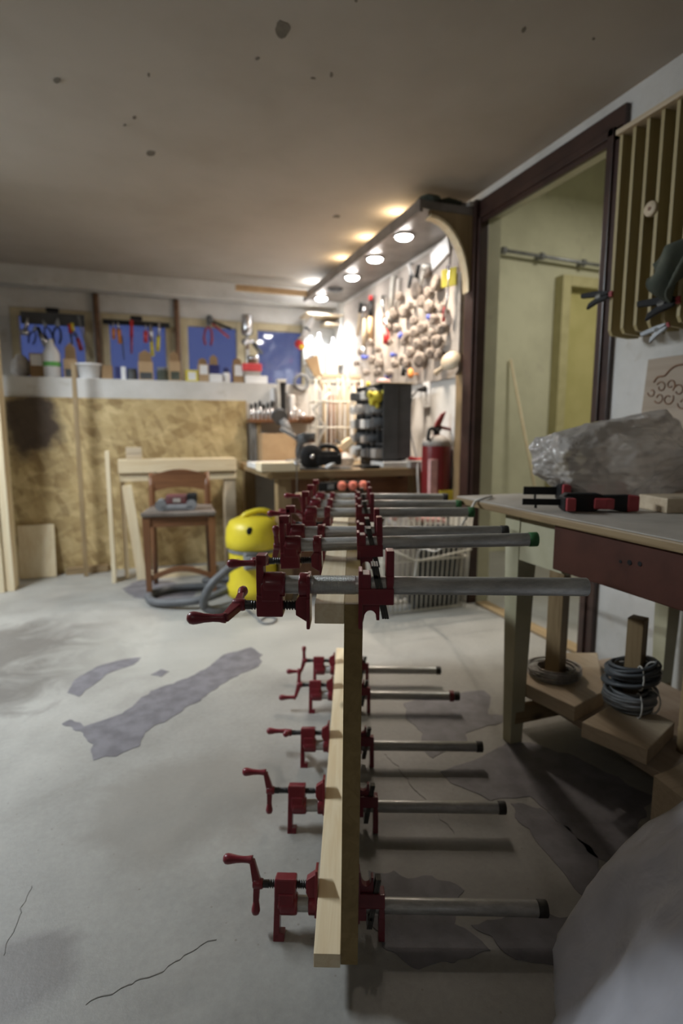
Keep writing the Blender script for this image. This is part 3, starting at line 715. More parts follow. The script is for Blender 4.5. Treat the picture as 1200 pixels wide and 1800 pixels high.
# ================================================================== LEFT: LUMBER, OSB, FRAMES, CHAIR, VACUUM
LX = ony(33, 1030, 3.72).x
for k, (x0, x1, y0, y1, h, lb) in enumerate([(LX - .045, LX, 3.60, 3.745, 1.66, 'rightmost tall pine board standing upright at the left edge'), (LX - .10, LX - .047, 3.58, 3.74, 1.70, 'second tall pine board from the right standing at the left edge'), (LX - .155, LX - .102, 3.56, 3.73, 1.68, 'third tall pine board from the right, at the very left edge')]):
    o = MB().box((x0, y0, 0), (x1, y1, h), .003).build('pine_board', 'pine_Z'); tag(o, lb, 'board', 'tall boards at the left edge')
o0 = ony(25, 697, YL - .012); o1 = ony(432, 703, YL - .012)
tag(MB().box((o0.x - .06, YL - .018, .0), (o1.x, YL - .002, o0.z), .001).build('osb_sheet', 'osb_board'), 'large strand board sheet with a dark scorch mark against the back wall', 'sheet')
p = onz(152, 1012, 0)
tag(MB().box((p.x - .013, p.y - .01, 0), (p.x + .013, p.y + .01, 1.31), .002, ('X', R(-1.2))).build('wooden_batten', 'oldwood_Z'), 'slim tall batten leaning upright in front of the strand board', 'batten')
a, b = onz(42, 1010, 0), onz(105, 1004, 0)
o = MB().box((a.x, 3.90, .0), (b.x, 3.918, .33), .002, ('X', R(-9))).build('pine_plank', 'pine_Z'); tag(o, 'small pale pine panel leaning low on the strand board, left', 'panel')
a, b = ony(115, 998, 3.9), ony(190, 990, 3.9)
tag(MB().box((a.x, 3.90, .0), (b.x, 3.955, .045), .004, ('Y', R(-1))).build('short_board', 'oldwood_X'), 'short grey board lying on the floor along the strand board', 'board')
# stacked rails and frames
Y1 = 3.62
xa, xb = ony(207, 820, Y1).x, ony(416, 820, Y1).x
zt = ony(300, 807, Y1).z; zm = ony(300, 830, Y1).z; zl = ony(300, 845, Y1).z
t = thing('pine_trestle', 'low wide pine frame of rails standing behind the chair', 'frame', (xa, Y1, 0)); o0 = V((xa, Y1, 0))
MB().box((xa, Y1, zm), (xb, Y1 + .14, zt), .003).build('top_rail', 'pine_X', t, off=o0)
MB().box((xa + .005, Y1 + .02, zl), (xb - .0, Y1 + .13, zm - .001), .003).build('lower_rail', 'pine_X', t, off=o0)
MB().box((xb - .075, Y1 + .03, 0), (xb - .005, Y1 + .12, zl), .003).build('leg', 'palewood_Z', t, off=o0)
MB().box((xa + .005, Y1 + .05, 0), (xa + .03, Y1 + .12, zl), .003).build('leg', 'pine_Z', t, off=o0)
a = ony(201, 1020, Y1 - .03)
tag(MB().box((a.x - .013, Y1 - .03, 0), (a.x + .010, Y1 + .09, ony(200, 793, Y1).z), .002).build('narrow_board', 'pine_Z'), 'narrow upright board at the left end of the pine frame', 'board')
t = thing('pine_trestle', 'smaller pine frame leaning inside the low wide frame', 'frame', (a.x + .12, Y1 + .0, 0)); o0 = V((a.x + .12, Y1, 0))
zz = zl - .02
MB().box((a.x + .10, Y1 - .005, 0), (a.x + .155, Y1 + .018, zz), .002, ('Y', R(-6))).build('stile', 'pine_Z', t, off=o0)
MB().box((a.x + .15, Y1 - .003, .0), (a.x + .62, Y1 + .016, .055), .002).build('bottom_rail', 'pine_X', t, off=o0)
a2 = ony(222, 808, Y1 + .05); b2 = ony(250, 808, Y1 + .05)
for k in range(2):
    tag(MB().box((a2.x, Y1 + .02, zt + .001 + k * .036), (b2.x, Y1 + .11, zt + .035 + k * .036), .003).build('wood_block', 'palewood_X'), ('lower' if k == 0 else 'upper') + ' of the two pale blocks stacked on the pine frame', 'block', 'blocks on the pine frame')
# chair
CX0, CY0 = .225, 3.30
t = thing('wooden_chair', 'old brown wooden chair with a dusty seat in front of the pine frame', 'chair', (CX0, CY0, 0), R(-6))
MB().prism([(-.20, -.17), (.19, -.19), (.17, .17), (-.17, .18)], .452, .475, 'XY', .006).build('seat', 'seat_dust', t)
for sx, sy, n in ((-.175, -.145, 'leg'), (.165, -.155, 'leg')):
    MB().frus((sx - .013, sy - .013), (sx + .013, sy + .013), (sx - .020, sy - .02), (sx + .020, sy + .02), 0, .446).build('leg', 'brownwood_Z', t)
for sx in (-.165, .15):
    MB().tube([(sx, .175, 0), (sx, .16, .22), (sx, .158, .45), (sx, .168, .58), (sx, .180, .665)], .017, 10, radii=[.014, .017, .019, .018, .014]).build('rear_leg', 'brownwood_Z', t)
arc = [(-.165, .555), (-.165, .65)] + [(-.165 + .315 * k / 10, .65 + .035 * math.sin(math.pi * k / 10)) for k in range(1, 10)] + [(.15, .65), (.15, .555)] + [(.15 - .315 * k / 10, .555 + .025 * math.sin(math.pi * k / 10)) for k in range(1, 10)]
MB().prism(arc, .160, .176, 'XZ', .003).build('back_rail', 'brownwood_X', t)
MB().box((-.17, -.155, .395), (.16, -.138, .452), .003).build('apron', 'brownwood_X', t)
MB().box((-.165, .15, .395), (.155, .167, .452), .003).build('apron', 'brownwood_X', t)
arc = [(-.16, .13)] + [(-.16 + .31 * k / 10, .13 + .045 * math.sin(math.pi * k / 10)) for k in range(1, 10)] + [(.15, .13), (.15, .10)] + [(.15 - .31 * k / 10, .10 + .045 * math.sin(math.pi * k / 10)) for k in range(1, 10)] + [(-.16, .10)]
MB().prism(arc, -.155, -.14, 'XZ', .002).build('stretcher', 'brownwood_X', t)
# sander on the seat
t = thing('belt_sander', 'red and grey belt sander lying on the chair seat', 'power tool', (CX0 - .02, CY0 - .06, .476), R(-8))
MB().box((-.095, -.05, .0), (.095, .05, .035), .012).cyl((-.085, -.05, .03), (-.085, .05, .03), .030, seg=20).cyl((.075, -.05, .03), (.075, .05, .03), .028, seg=20).build('belt_base', 'mid_grey', t)
a = MB().box((-.06, -.045, .03), (.055, .045, .085), .014).build('motor_housing', 'maroon', t); a['label'] = 'dull red motor housing'
MB().box((.052, -.04, .035), (.105, .04, .09), .01).build('front_handle', 'black_plastic', t)
MB().box((-.02, -.048, .045), (.02, -.044, .066), .003).build('badge_plate', 'dusty_grey', t)
# vacuum
vx, vy = .565, 2.97
t = thing('vacuum_cleaner', 'yellow wet and dry vacuum cleaner on the floor behind the clamp cranks', 'vacuum cleaner', (vx, vy, 0), R(8))
MB().lathe([(.125, .03), (.140, .04), (.142, .09), (.128, .11), (.124, .2), (.127, .27), (.128, .275)], seg=40).build('tank', 'vacuum_yellow', t)
MB().lathe([(.129, .272), (.131, .275), (.131, .290), (.129, .293)], seg=40).build('rim_band', 'mid_grey', t)
hd = MB().lathe([(.129, .292), (.140, .30), (.142, .345), (.136, .40), (.118, .436), (.08, .452), (.03, .456), (.0, .456)], seg=40)
hd.build('motor_head', 'vacuum_yellow', t)
MB().tube(spline([(-.05, .02, .445), (-.03, .01, .468), (.03, .0, .485), (.085, .0, .478), (.125, .0, .445), (.135, .0, .39)], 8), .015, 10).build('carry_handle', 'vacuum_yellow', t)
p = MB().sph((-.055, -.120, .400), .018, (1, .5, 1.2)).build('switch', 'black_plastic', t); p['label'] = 'black oval switch'
MB().cyl((-.05, -.11, .245), (-.085, -.185, .250), .030, .024, 20).box((-.085, -.135, .2), (-.01, -.09, .29), .008).build('hose_port', 'mid_grey', t)
for k in range(4):
    an = R(45 + 90 * k); MB().cyl((.11 * math.cos(an), .11 * math.sin(an), 0), (.11 * math.cos(an), .11 * math.sin(an), .035), .022, seg=14).build('caster', 'black_plastic', t)
hp = [V((vx - .105, vy - .175, .25)), V((vx - .17, vy - .23, .235)), V((vx - .26, vy - .25, .16)), V((vx - .285, vy - .22, .06)), V((vx - .21, vy - .22, .026)), V((vx - .08, vy - .05, .024)), V((vx - .11, vy + .20, .024)), V((vx - .35, vy + .30, .024)), V((vx - .52, vy + .22, .024)), V((vx - .50, vy + .04, .024)), V((vx - .30, vy - .06, .045)), V((vx - .12, vy + .02, .072)), V((vx - .06, vy + .22, .066)), V((vx - .22, vy + .38, .03))]
o = MB().tube(spline(hp, 22), .021, 12, corr=.05).build('suction_hose', 'hose_grey', t, off=None)
o.parent = t; o.matrix_parent_inverse = Matrix.Rotation(-R(8), 4, 'Z') @ Matrix.Translation((-vx, -vy, 0))
pw = [onz(x, y, .006) for x, y in ((430, 1068), (448, 1082), (462, 1095), (480, 1094), (484, 1086), (468, 1084), (455, 1092))]
tag(MB().tube(spline(pw, 8), .005, 8).build('mains_cable', 'mid_grey'), 'loose grey cord end curling on the floor by the yellow vacuum cleaner', 'cord')

# ================================================================== WIRE BASKET, EXTINGUISHER
BX0, BX1, BY0, BY1, BH = 1.08, 1.585, 2.45, 2.66, .50
t = thing('wire_basket', 'tall cream wire basket standing on the floor under the pipe ends', 'basket', (BX0, BY0, 0)); o0 = V((BX0, BY0, 0))
m = MB(); n = 17
for k in range(n + 1):
    x = BX0 + (BX1 - BX0) * k / n; ins = .03
    for y in (BY0, BY1): m.tube([(BX0 + ins + (x - BX0) * (1 - 2 * ins / (BX1 - BX0)), y + (ins if y == BY0 else -ins), .006), (x, y, BH)], .0038, 6)
for k in range(9):
    y = BY0 + (BY1 - BY0) * k / 8
    for x in (BX0, BX1): m.tube([(x + (.03 if x == BX0 else -.03), y, .006), (x, y, BH)], .0038, 6)
m.build('upright_wires', 'basket_cream', t, off=o0)
m = MB()
for z, i in ((BH, 0), (.27, .014), (.01, .03)):
    m.tube([(BX0 + i, BY0 + i, z), (BX1 - i, BY0 + i, z), (BX1 - i, BY1 - i, z), (BX0 + i, BY1 - i, z)], .0055, 8, True)
m.tube([(BX0, BY0 - .006, .36), (BX0 + .2, BY0 + .006, .27), (BX0 + .33, BY0, .285), (BX1, BY0, .31)], .006, 6)
m.build('rim_wires', 'basket_cream', t, off=o0)
tag(crumple('clear_bag', 'dusty clear plastic wrap stuffed in the wire basket', 'bag', (BX0 + .16, 2.555, .30), .13, .07, .05, .56, 'polythene', .07, 5.1, sub=5), 'dusty clear plastic wrap stuffed in the wire basket', 'bag')
tag(MB().box((1.30, 2.49, .014), (1.54, 2.62, .42), .01).build('dark_box', 'dark_grey'), 'dark grey box standing inside the wire basket', 'box')
tag(MB().box((1.17, 2.52, .455), (1.48, 2.60, .475), .004, ('Y', R(6))).build('thin_batten', 'pink'), 'pale reddish strip lying across the wire basket rim', 'strip')
EX, EY = 1.565, 2.80
t = thing('fire_extinguisher', 'red fire extinguisher hung on the white wall by the doorway', 'fire extinguisher', (EX, EY, .415)); o0 = V((EX, EY, .415))
MB().lathe([(.06, .0), (.078, .008), (.080, .03), (.080, .41), (.072, .44), (.045, .462), (.022, .47)], seg=36).build('cylinder', 'extinguisher_red', t)
MB().lathe([(.081, .41), (.0735, .441), (.046, .4635), (.03, .468)], seg=36).build('shoulder_dust', 'dusty_grey', t)
MB().cyl((0, 0, .465), (0, 0, .505), .018).box((-.022, -.014, .49), (.022, .014, .515), .004).build('valve', 'black_plastic', t)
MB().prism([(-.015, .515), (.0, .55), (.025, .585), (.055, .60), (.045, .575), (.03, .54), (.02, .515)], -.009, .009, 'XZ', .003).prism([(.0, .525), (.12, .50), (.12, .485), (.0, .505)], -.009, .009, 'XZ', .003).build('levers', 'extinguisher_red', t)
MB().tube(spline([(-.02, -.01, .50), (-.06, -.03, .50), (-.075, -.04, .44)], 6), .010, 8).build('discharge_horn', 'black_plastic', t)
a = MB().box((-.02, -.0835, .10), (.07, -.055, .17), .002).build('yellow_label', 'card_yellow', t); a['label'] = 'yellow label'
a = MB().box((-.075, -.076, .06), (-.03, -.045, .34), .004).build('print_panel', 'pink', t); a['label'] = 'pale printed panel'
MB().box((.06, -.02, .2), (XR - EX, .02, .24), .003).build('wall_hook', 'grey_steel', t)

# ================================================================== BENCH IN THE CORNER
BZ = .70; FY = 2.86; BL = .63; BR = 1.58
t = thing('workbench', 'cluttered wooden workbench in the far corner below the tool wall', 'workbench', (BL, FY, 0)); o0 = V((BL, FY, 0))
MB().box((BL + .02, FY, BZ - .042), (BR, YL - .01, BZ), .004).build('bench_top', 'oldwood_X', t, off=o0)
for x, y in ((BL + .06, FY + .04), (1.00, FY + .05), (BL + .06, YL - .12), (BR - .09, FY + .06), (BR - .09, YL - .12)):
    MB().box((x, y, 0), (x + .075, y + .075, BZ - .042), .004).build('leg', 'oldwood_Z', t, off=o0)
MB().box((BL + .14, FY + .10, .05), (1.0, FY + .12, BZ - .05), .003).build('side_panel', 'brownwood_Z', t, off=o0)
MB().box((1.075, FY + .22, .0), (BR - .02, FY + .24, BZ - .045), .003).build('back_panel', 'brownwood_X', t, off=o0)
a = ony(457, 810, FY - .02); b = ony(525, 810, FY - .02)
tag(MB().box((a.x, FY - .04, BZ + .001), (b.x, FY + .10, BZ + .045), .003).build('pine_offcut', 'pine_X'), 'thick pale pine board on the left front of the workbench', 'board')
tag(MB().box((a.x + .02, FY + .12, BZ + .001), (b.x + .06, FY + .45, BZ + .03), .003).build('white_sheet', 'paint_white'), 'flat white panel lying behind the pine board on the workbench', 'panel')
# quick bar clamp clipped at the bench front (steel rod)
p = ony(521, 815, FY - .06)
t = thing('bar_clamp', 'slim steel bar clamp hanging on the workbench front', 'clamp', p)
MB().box((-.003, -.004, -.15), (.003, .004, .03), .001).build('bar', 'bright_steel', t)
MB().cyl((-.012, 0, .0), (.012, 0, .0), .011, seg=12).box((-.012, -.006, .012), (.022, .075, .022), .002).build('jaw', 'bright_steel', t)
MB().box((-.006, -.02, -.165), (.03, .01, -.15), .003).build('lower_jaw', 'palewood_X', t)
# circular saw
p = ony(548, 808, FY + .05)
t = thing('circular_saw', 'black circular saw lying on the front of the workbench', 'power tool', (p.x, FY + .08, BZ + .001))
MB().lathe([(.01, -.02), (.060, -.018), (.066, -.01), (.066, .018), (.05, .02)], (0, -.02, .068), (0, 1, 0), 32).build('blade_guard', 'black_plastic', t)
MB().lathe([(.001, -.003), (.012, -.002), (.012, .0)], (0, -.039, .068), (0, 1, 0), 16).build('hub_bolt', 'bright_steel', t)
MB().box((.02, -.045, .02), (.17, .06, .085), .018).box((.04, -.04, .06), (.15, .0, .10), .012).build('motor_body', 'black_plastic', t)
MB().box((-.07, -.06, .0), (.22, .09, .008), .002).build('base_plate', 'dark_grey', t)
MB().tube(spline([(.03, 0, .09), (.07, 0, .125), (.14, .0, .115), (.17, 0, .07)], 6), .013, 10).build('rear_handle', 'black_plastic', t)
# mitre saw behind it
p = ony(535, 775, FY + .25)
t = thing('mitre_saw', 'grey mitre saw with its arm raised behind the circular saw', 'power tool', (p.x, FY + .30, BZ + .001)); t.scale = (.78,) * 3
MB().box((-.10, -.12, 0), (.12, .12, .05), .012).build('base', 'mid_grey', t)
MB().tube([(0, .08, .05), (-.01, .06, .12), (.0, .0, .20), (.03, -.06, .22)], .026, 12).build('arm', 'dark_grey', t)
MB().cyl((-.045, -.04, .20), (.075, -.06, .215), .040, .036, 20).box((-.02, -.09, .205), (.08, -.03, .25), .012).build('motor', 'dark_grey', t)
MB().tube(spline([(-.03, .0, .2), (-.09, -.02, .24), (-.16, .0, .28)], 6), .016, 10).build('handle', 'mid_grey', t)
# angle grinder hanging from the chisel shelf
p = ony(500, 750, YL - .20)
t = thing('angle_grinder', 'grey angle grinder hanging below the chisel shelf', 'power tool', p)
MB().cyl((-.02, 0, .05), (.045, 0, -.05), .030, .026, 18).cyl((.045, 0, -.05), (.085, 0, -.10), .024, .019, 16).build('body', 'mid_grey', t)
MB().cyl((-.035, -.02, .06), (-.03, .03, .075), .052, seg=24).box((-.06, -.01, .04), (-.0, .03, .09), .01).build('disc_guard', 'dark_grey', t)
MB().tube(spline([(.085, 0, -.10), (.12, -.01, -.13), (.17, 0, -.15)], 6), .006, 8).build('cord', 'black_plastic', t)
a, b = ony(457, 800, YL - .15), ony(515, 762, YL - .15)
zc = BZ + .001
tag(MB().box((a.x, YL - .22, zc), (b.x, YL - .04, b.z), .004).build('cardboard_box', 'cardboard_light'), 'plain brown cardboard box at the back of the workbench under the shelf', 'box')
# bin cabinet
cx0, cx1, cy0, cy1 = 1.30, 1.475, 2.93, 3.34
cz0, cz1 = BZ + .05, 1.165
t = thing('bin_cabinet', 'dark grey cabinet with open bins full of oddments on the workbench', 'cabinet', (cx0, cy0, BZ + .001)); o0 = V((cx0, cy0, BZ + .001))
MB().box((cx0 + .02, cy0 + .02, BZ + .001), (cx1 - .02, cy1 - .02, cz0), .003).build('plinth', 'black_plastic', t, off=o0)
m = MB().box((cx0 + .09, cy0, cz0), (cx1, cy1, cz1), .004)
for k in range(6):
    z = cz0 + (cz1 - cz0) * k / 5
    m.box((cx0, cy0, z - .004), (cx0 + .09, cy1, z + .004), .001)
for k in range(6):
    y = cy0 + (cy1 - cy0) * k / 5
    m.box((cx0, y - .004, cz0), (cx0 + .09, y + .004, cz1), .001)
m.build('carcass', 'dark_grey', t, off=o0)
rnd = random.Random(4)
cols = ['dusty_grey', 'mid_grey', 'dark_grey', 'paint_white', 'cable_grey']
names = {'dusty_grey': 'dusty', 'mid_grey': 'mid grey', 'dark_grey': 'dark', 'paint_white': 'whitish', 'cable_grey': 'slate grey'}
for i in range(5):
    for j in range(5):
        if rnd.random() < .12: continue
        y = cy0 + (cy1 - cy0) * (i + .5) / 5; z = cz0 + (cz1 - cz0) * j / 5 + .005
        mt = rnd.choice(cols); s = rnd.uniform(.027, .038)
        m = MB()
        if rnd.random() < .5: m.box((cx0 - .045, y - s, z), (cx0 + .07, y + s, z + s * 1.5), .006, ('X', rnd.uniform(-.05, .05)))
        else: m.cyl((cx0 - .05, y, z + s * .9), (cx0 + .07, y, z + s * .85), s * .8, s * .85, 14)
        tag(m.build('bin_part', mt), 'dusty grey part poking out of a bin of the dark cabinet', 'part', 'parts in the bin cabinet')
tag(MB().sph((cx0 + .05, cy0 + .12, cz1 + .020), .030, (1.3, 1.4, .62)).build('pink_rag', 'pink'), 'pink rag lying on top of the bin cabinet', 'rag')
tag(MB().box((cx0 - .02, cy0 - .01, cz1 + .001), (cx1 + .01, cy0 + .09, cz1 + .008), .002, ('Z', R(-4))).build('thin_lath', 'palewood_X'), 'thin pale lath on the front top edge of the bin cabinet', 'lath')
# yellow bulb-like squeeze duster
p = ony(627, 697, 2.96); p.x = cx0 - .03
t = thing('yellow_glove', 'bright yellow rubber glove stuck on the bin cabinet corner', 'glove', p)
MB().sph((0, 0, 0), .045, (1, .7, .75)).build('palm', 'card_yellow', t)
for k, (dx, dz) in enumerate(((-.042, .012), (-.03, -.03), (.0, -.045), (.04, .02))):
    MB().sph((dx, -.01, dz), .016, (1, 1, 1.3), 2).build('finger', 'card_yellow', t)
p = V((cx0 + .008, cy0 + .24, cz1)); tag(MB().lathe([(.006, 0), (.013, .004), (.013, .022), (.005, .028)], p).build('yellow_plug', 'card_yellow'), 'small yellow cap just above the yellow glove', 'cap')
# oddments on bench
p = ony(570, 790, FY + .28); tag(MB().box((p.x - .07, FY + .22, BZ + .06), (p.x + .09, FY + .30, BZ + .085), .006, ('Y', R(-12))).build('orange_wedge', 'orange'), 'orange-brown wooden wedge behind the circular saw', 'wedge')
p = ony(600, 760, FY + .35)
t = thing('wooden_plane', 'small yellow wooden hand plane tilted on the bench clutter', 'plane', (p.x, FY + .3, BZ + .09)); t.rotation_euler = (0, R(-35), 0)
MB().box((-.07, -.025, 0), (.07, .025, .05), .008).build('stock', 'pine_X', t); MB().box((-.01, -.015, .04), (.005, .015, .085), .003, ('Y', R(-25))).build('blade', 'grey_steel', t)
tag(crumple('plastic_wrap', '', 'bag', (ony(600, 795, FY + .15).x, FY + .17, BZ + .04), .085, .07, BZ + .002, BZ + .11, 'polythene', .06, 1.7, sub=5), 'crumpled white plastic wrap on the bench beside the black saw', 'wrap')
p = ony(590, 812, FY + .02); tag(MB().cyl((p.x - .05, FY + .03, BZ + .013), (p.x + .04, FY + .06, BZ + .05), .011, seg=14).build('white_tube', 'white_plastic'), 'white plastic tube lying at the front of the workbench', 'tube')
p = ony(655, 826, FY); tag(MB().box((p.x - .05, FY + .01, BZ + .001), (p.x + .05, FY + .07, BZ + .02), .006).build('black_plug', 'black_plastic'), 'flat black charger on the bench edge below the bin cabinet', 'charger')
p = ony(690, 822, FY); tag(MB().box((p.x - .05, FY + .02, BZ + .001), (p.x + .11, FY + .20, BZ + .035), .004).build('white_tray', 'paint_white'), 'white tray on the bench edge right of the black charger', 'tray')
p = ony(728, 812, FY + .1); tag(MB().tube([(p.x - .05, FY + .08, BZ + .055), (p.x + .0, FY + .07, BZ + .045), (p.x + .05, FY + .06, BZ + .045)], .010, 8, radii=[.013, .009, .012]).build('red_pliers', 'red_plastic'), 'small red tool lying on the bench beside the wall', 'tool')
p = ony(735, 825, FY); tag(MB().box((p.x - .06, FY - .02, BZ + .002), (p.x + .06, FY + .25, BZ + .04), .004).build('grey_box', 'dusty_grey'), 'grey dusty box at the right end of the workbench', 'box')
# power strip with salmon caps
p0 = ony(560, 856, FY - .01); p1 = ony(640, 850, FY - .01)
t = thing('power_strip', 'black strip with three salmon round caps fixed under the bench front', 'power strip', (p0.x, FY - .0, p0.z))
w = p1.x - p0.x
MB().box((0, -.03, -.022), (w, -.001, .026), .006).build('housing', 'black_plastic', t)
MB().box((w * .17, -.034, -.012), (w * .30, -.028, .014), .002).build('switch', 'mid_grey', t)
for k in range(3):
    x = w * (.47 + .235 * k) ; MB().lathe([(.022, 0), (.025, .003), (.024, .012), (.012, .017), (.001, .018)], (x, -.029, .003), (0, -1, 0), 24).build('round_cap', 'salmon', t)
# chisel shelf on the low back wall
s0, s1 = ony(436, 737, YL - .08), ony(548, 737, YL - .08)
SZ = s0.z
t = thing('chisel_shelf', 'short brown shelf on the back wall right of the strand board', 'shelf', (s0.x, YL, SZ)); o0 = V((s0.x, YL, SZ))
MB().box((s0.x, YL - .13, SZ - .022), (s1.x, YL - .001, SZ), .003).build('board', 'brownwood_X', t, off=o0)
MB().box((s0.x + .01, YL - .10, BZ + .002), (s0.x + .045, YL - .07, SZ - .022), .002).build('support_post', 'grey_steel', t, off=o0)
MB().box((s0.x + .055, YL - .10, BZ + .002), (s0.x + .085, YL - .07, SZ - .022), .002).build('support_post', 'oldwood_Z', t, off=o0)
rnd = random.Random(9)
for k, px in enumerate((442, 450, 457, 464, 471, 479)):
    p = ony(px, 735, YL - .08); h = .105 + .012 * (k % 3)
    t = thing('router_bit', 'steel cutter with a dark tip standing on the short brown shelf', 'cutter', (p.x, YL - .08 + .01 * (k % 2), SZ), 0, 'cutters on the short shelf')
    MB().cyl((0, 0, 0), (0, 0, h * .68), .009, .009, 12).build('shank', 'bright_steel', t)
    MB().lathe([(.009, h * .68), (.0125, h * .75), (.0125, h * .9), (.006, h)], seg=12).build('tip', 'thread_steel', t)
for k, (px, w, h, mt, lb) in enumerate(((481, 13, .215, 'white_plastic', 'tall white cylinder at the back of the short brown shelf'), (512, 16, .17, 'white_plastic', 'white jar right of the dark tube on the short shelf'))):
    p = ony(px, 735, YL - .045); r = w / 1000 * 3.4 * .5
    tag(MB().lathe([(r * .9, 0), (r, .004), (r, h - .012), (r * .92, h)], (p.x, YL - .045, SZ), seg=24).build('white_jar', mt), lb, 'jar')
p = ony(495, 735, YL - .10)
t = thing('sealant_gun', 'black and cream sealant tube standing on the short brown shelf', 'tube', (p.x, YL - .085, SZ))
MB().lathe([(.024, 0), (.026, .01), (.026, .20), (.028, .24), (.028, .26), (.018, .268)], (.012, .012, 0), seg=22).build('tube', 'black_plastic', t)
MB().box((-.022, -.02, 0), (-.008, -.006, .255), .003, ('Y', R(-1))).build('rod', 'cord_white', t)
MB().box((-.03, -.024, .25), (.035, .024, .272), .005).build('collar', 'cord_white', t)
for k, px in enumerate((512, 519, 526, 533)):
    p = ony(px, 735, YL - .11)
    tag(MB().cyl((p.x, YL - .112, SZ), (p.x, YL - .112, SZ + .05 + .016 * ((k * 2) % 3)), .0075, .006, 10).build('drill_bit', 'bright_steel'), 'short steel bit at the right end of the short brown shelf', 'bit', 'bits on the short shelf')
p = ony(545, 722, 3.7); tag(MB().lathe([(.03, 0), (.055, .02), (.065, .05), (.06, .05), (.045, .02), (.001, .012)], (p.x, 3.78, SZ - .03), seg=24).build('wooden_bowl', 'brownwood_X'), 'small brown turned bowl at the corner of the tool wall', 'bowl')

# dowel rack
rx0, rx1, ry = 1.135, 1.46, 3.72
t = thing('dowel_rack', 'open wire rack holding sticks upright behind the bin cabinet', 'rack', (rx0, ry, BZ + .001)); o0 = V((rx0, ry, BZ + .001))
m = MB()
for z in (BZ + .012, .93, 1.10, 1.24):
    m.tube([(rx0, ry - .07, z), (rx1, ry - .07, z), (rx1, ry + .07, z), (rx0, ry + .07, z)], .006, 6, True)
for x in (rx0, rx1):
    for y in (ry - .07, ry + .07): m.tube([(x, y, BZ + .001), (x, y, 1.25)], .006, 6)
m.build('rack_frame', 'basket_cream', t, off=o0)
rnd = random.Random(3)
for k in range(24):
    x = rx0 + .025 + (rx1 - rx0 - .05) * k / 23; y = ry + rnd.uniform(-.05, .05); z1 = rnd.uniform(1.06, 1.28) + (.12 if k > 18 else 0)
    mt = rnd.choice(['palewood_Z', 'oldwood_Z', 'dusty_grey', 'brownwood_Z', 'cable_grey'])
    tag(MB().cyl((x, y, BZ + .002), (x + rnd.uniform(-.006, .006), y, z1), .0075, seg=8).build('thin_dowel', mt), 'thin upright stick in the wire rack behind the bench', 'stick', 'sticks in the wire rack')
tag(MB().tube([(ony(580, 690, 3.5).x, 3.5, ony(580, 690, 3.5).z), ony(550, 720, 3.5), ony(572, 750, 3.5), ony(548, 800, 3.5)], .008, 8).build('bent_rail', 'cord_white'), 'bent cream rail zigzagging down in front of the stick rack', 'rail')
p = ony(555, 645, 3.75)
t = thing('dust_brush', 'tan bristle brush hanging left of the stick rack', 'brush', (p.x, 3.78, p.z)); t.rotation_euler = (0, R(-22), 0)
MB().frus((-.022, -.012), (.022, .012), (-.045, -.015), (.045, .015), -.06, .07).build('bristles', 'cardboard_light', t)
MB().cyl((0, 0, -.16), (0, 0, -.055), .009, .013, 12).build('handle', 'palewood_Z', t)

# white shelf unit in the corner, above
wx0, wx1, wy, wz0, wz1 = 1.365, 1.64, 4.53, 1.44, 1.85
t = thing('corner_cabinet', 'open white cabinet in the back corner under the lit canopy', 'cabinet', (wx0, wy, wz0)); o0 = V((wx0, wy, wz0))
MB().box((wx0, wy + .20, wz0), (wx1, wy + .215, wz1)).build('back_panel', 'paint_white', t, off=o0)
MB().box((wx0 - .03, wy + .0, wz1 - .018), (wx1 + .01, wy + .215, wz1), .003).build('top_panel', 'palewood_X', t, off=o0)
MB().box((wx0, wy, wz0), (wx1, wy + .2, wz0 + .016), .003).build('shelf', 'palewood_X', t, off=o0)
MB().box((wx1 - .014, wy, wz0), (wx1, wy + .2, wz1 - .018), .002).build('side_panel', 'paint_white', t, off=o0)
MB().box((wx0 + .14, wy + .02, wz1 - .08), (wx1 - .02, wy + .19, wz1 - .068), .002).build('upper_shelf', 'palewood_X', t, off=o0)
for k, (x, w, h, mt, lb) in enumerate(((wx0 + .03, .05, .22, 'white_plastic', 'square white canister leftmost in the white corner cabinet'), (wx0 + .10, .055, .25, 'white_plastic', 'white bottle second from left in the corner cabinet'), (wx0 + .225, .05, .22, 'white_plastic', 'white bottle rightmost in the corner cabinet'))):
    t = thing('white_bottle', lb, 'bottle', (x, wy + .09, wz0 + .0165), 0, 'bottles in the corner cabinet')
    MB().lathe([(w * .45, 0), (w * .5, .004), (w * .5, h * .72), (w * .25, h * .86), (w * .2, h * .88)], seg=22).build('body', mt, t)
    MB().lathe([(w * .22, h * .88), (w * .22, h)], seg=16).build('cap', 'white_plastic', t)
t = thing('spray_bulb', 'cream rounded mug upside down in the middle of the corner cabinet', 'mug', (wx0 + .165, wy + .055, wz0 + .0165))
MB().lathe([(.035, 0), (.05, .02), (.055, .07), (.045, .12), (.02, .145), (.001, .15)], seg=26).build('cup', 'cord_white', t); MB().tube(spline([(.05, 0, .03), (.085, 0, .05), (.085, 0, .09), (.05, 0, .105)], 6), .008, 8).build('handle', 'cord_white', t)
zb = ony(560, 657, 4.15).z
for k, (px, w, h) in enumerate(((560, .042, .145), (584, .046, .165))):
    p = ony(px, 640, 4.15); tag(MB().box((p.x - w, 4.15, zb), (p.x + w, 4.24, zb + h), .006).build('white_box', 'white_plastic'), ('left' if k == 0 else 'right') + ' one of two white boxes just below the corner cabinet', 'box', 'white boxes below the corner cabinet')
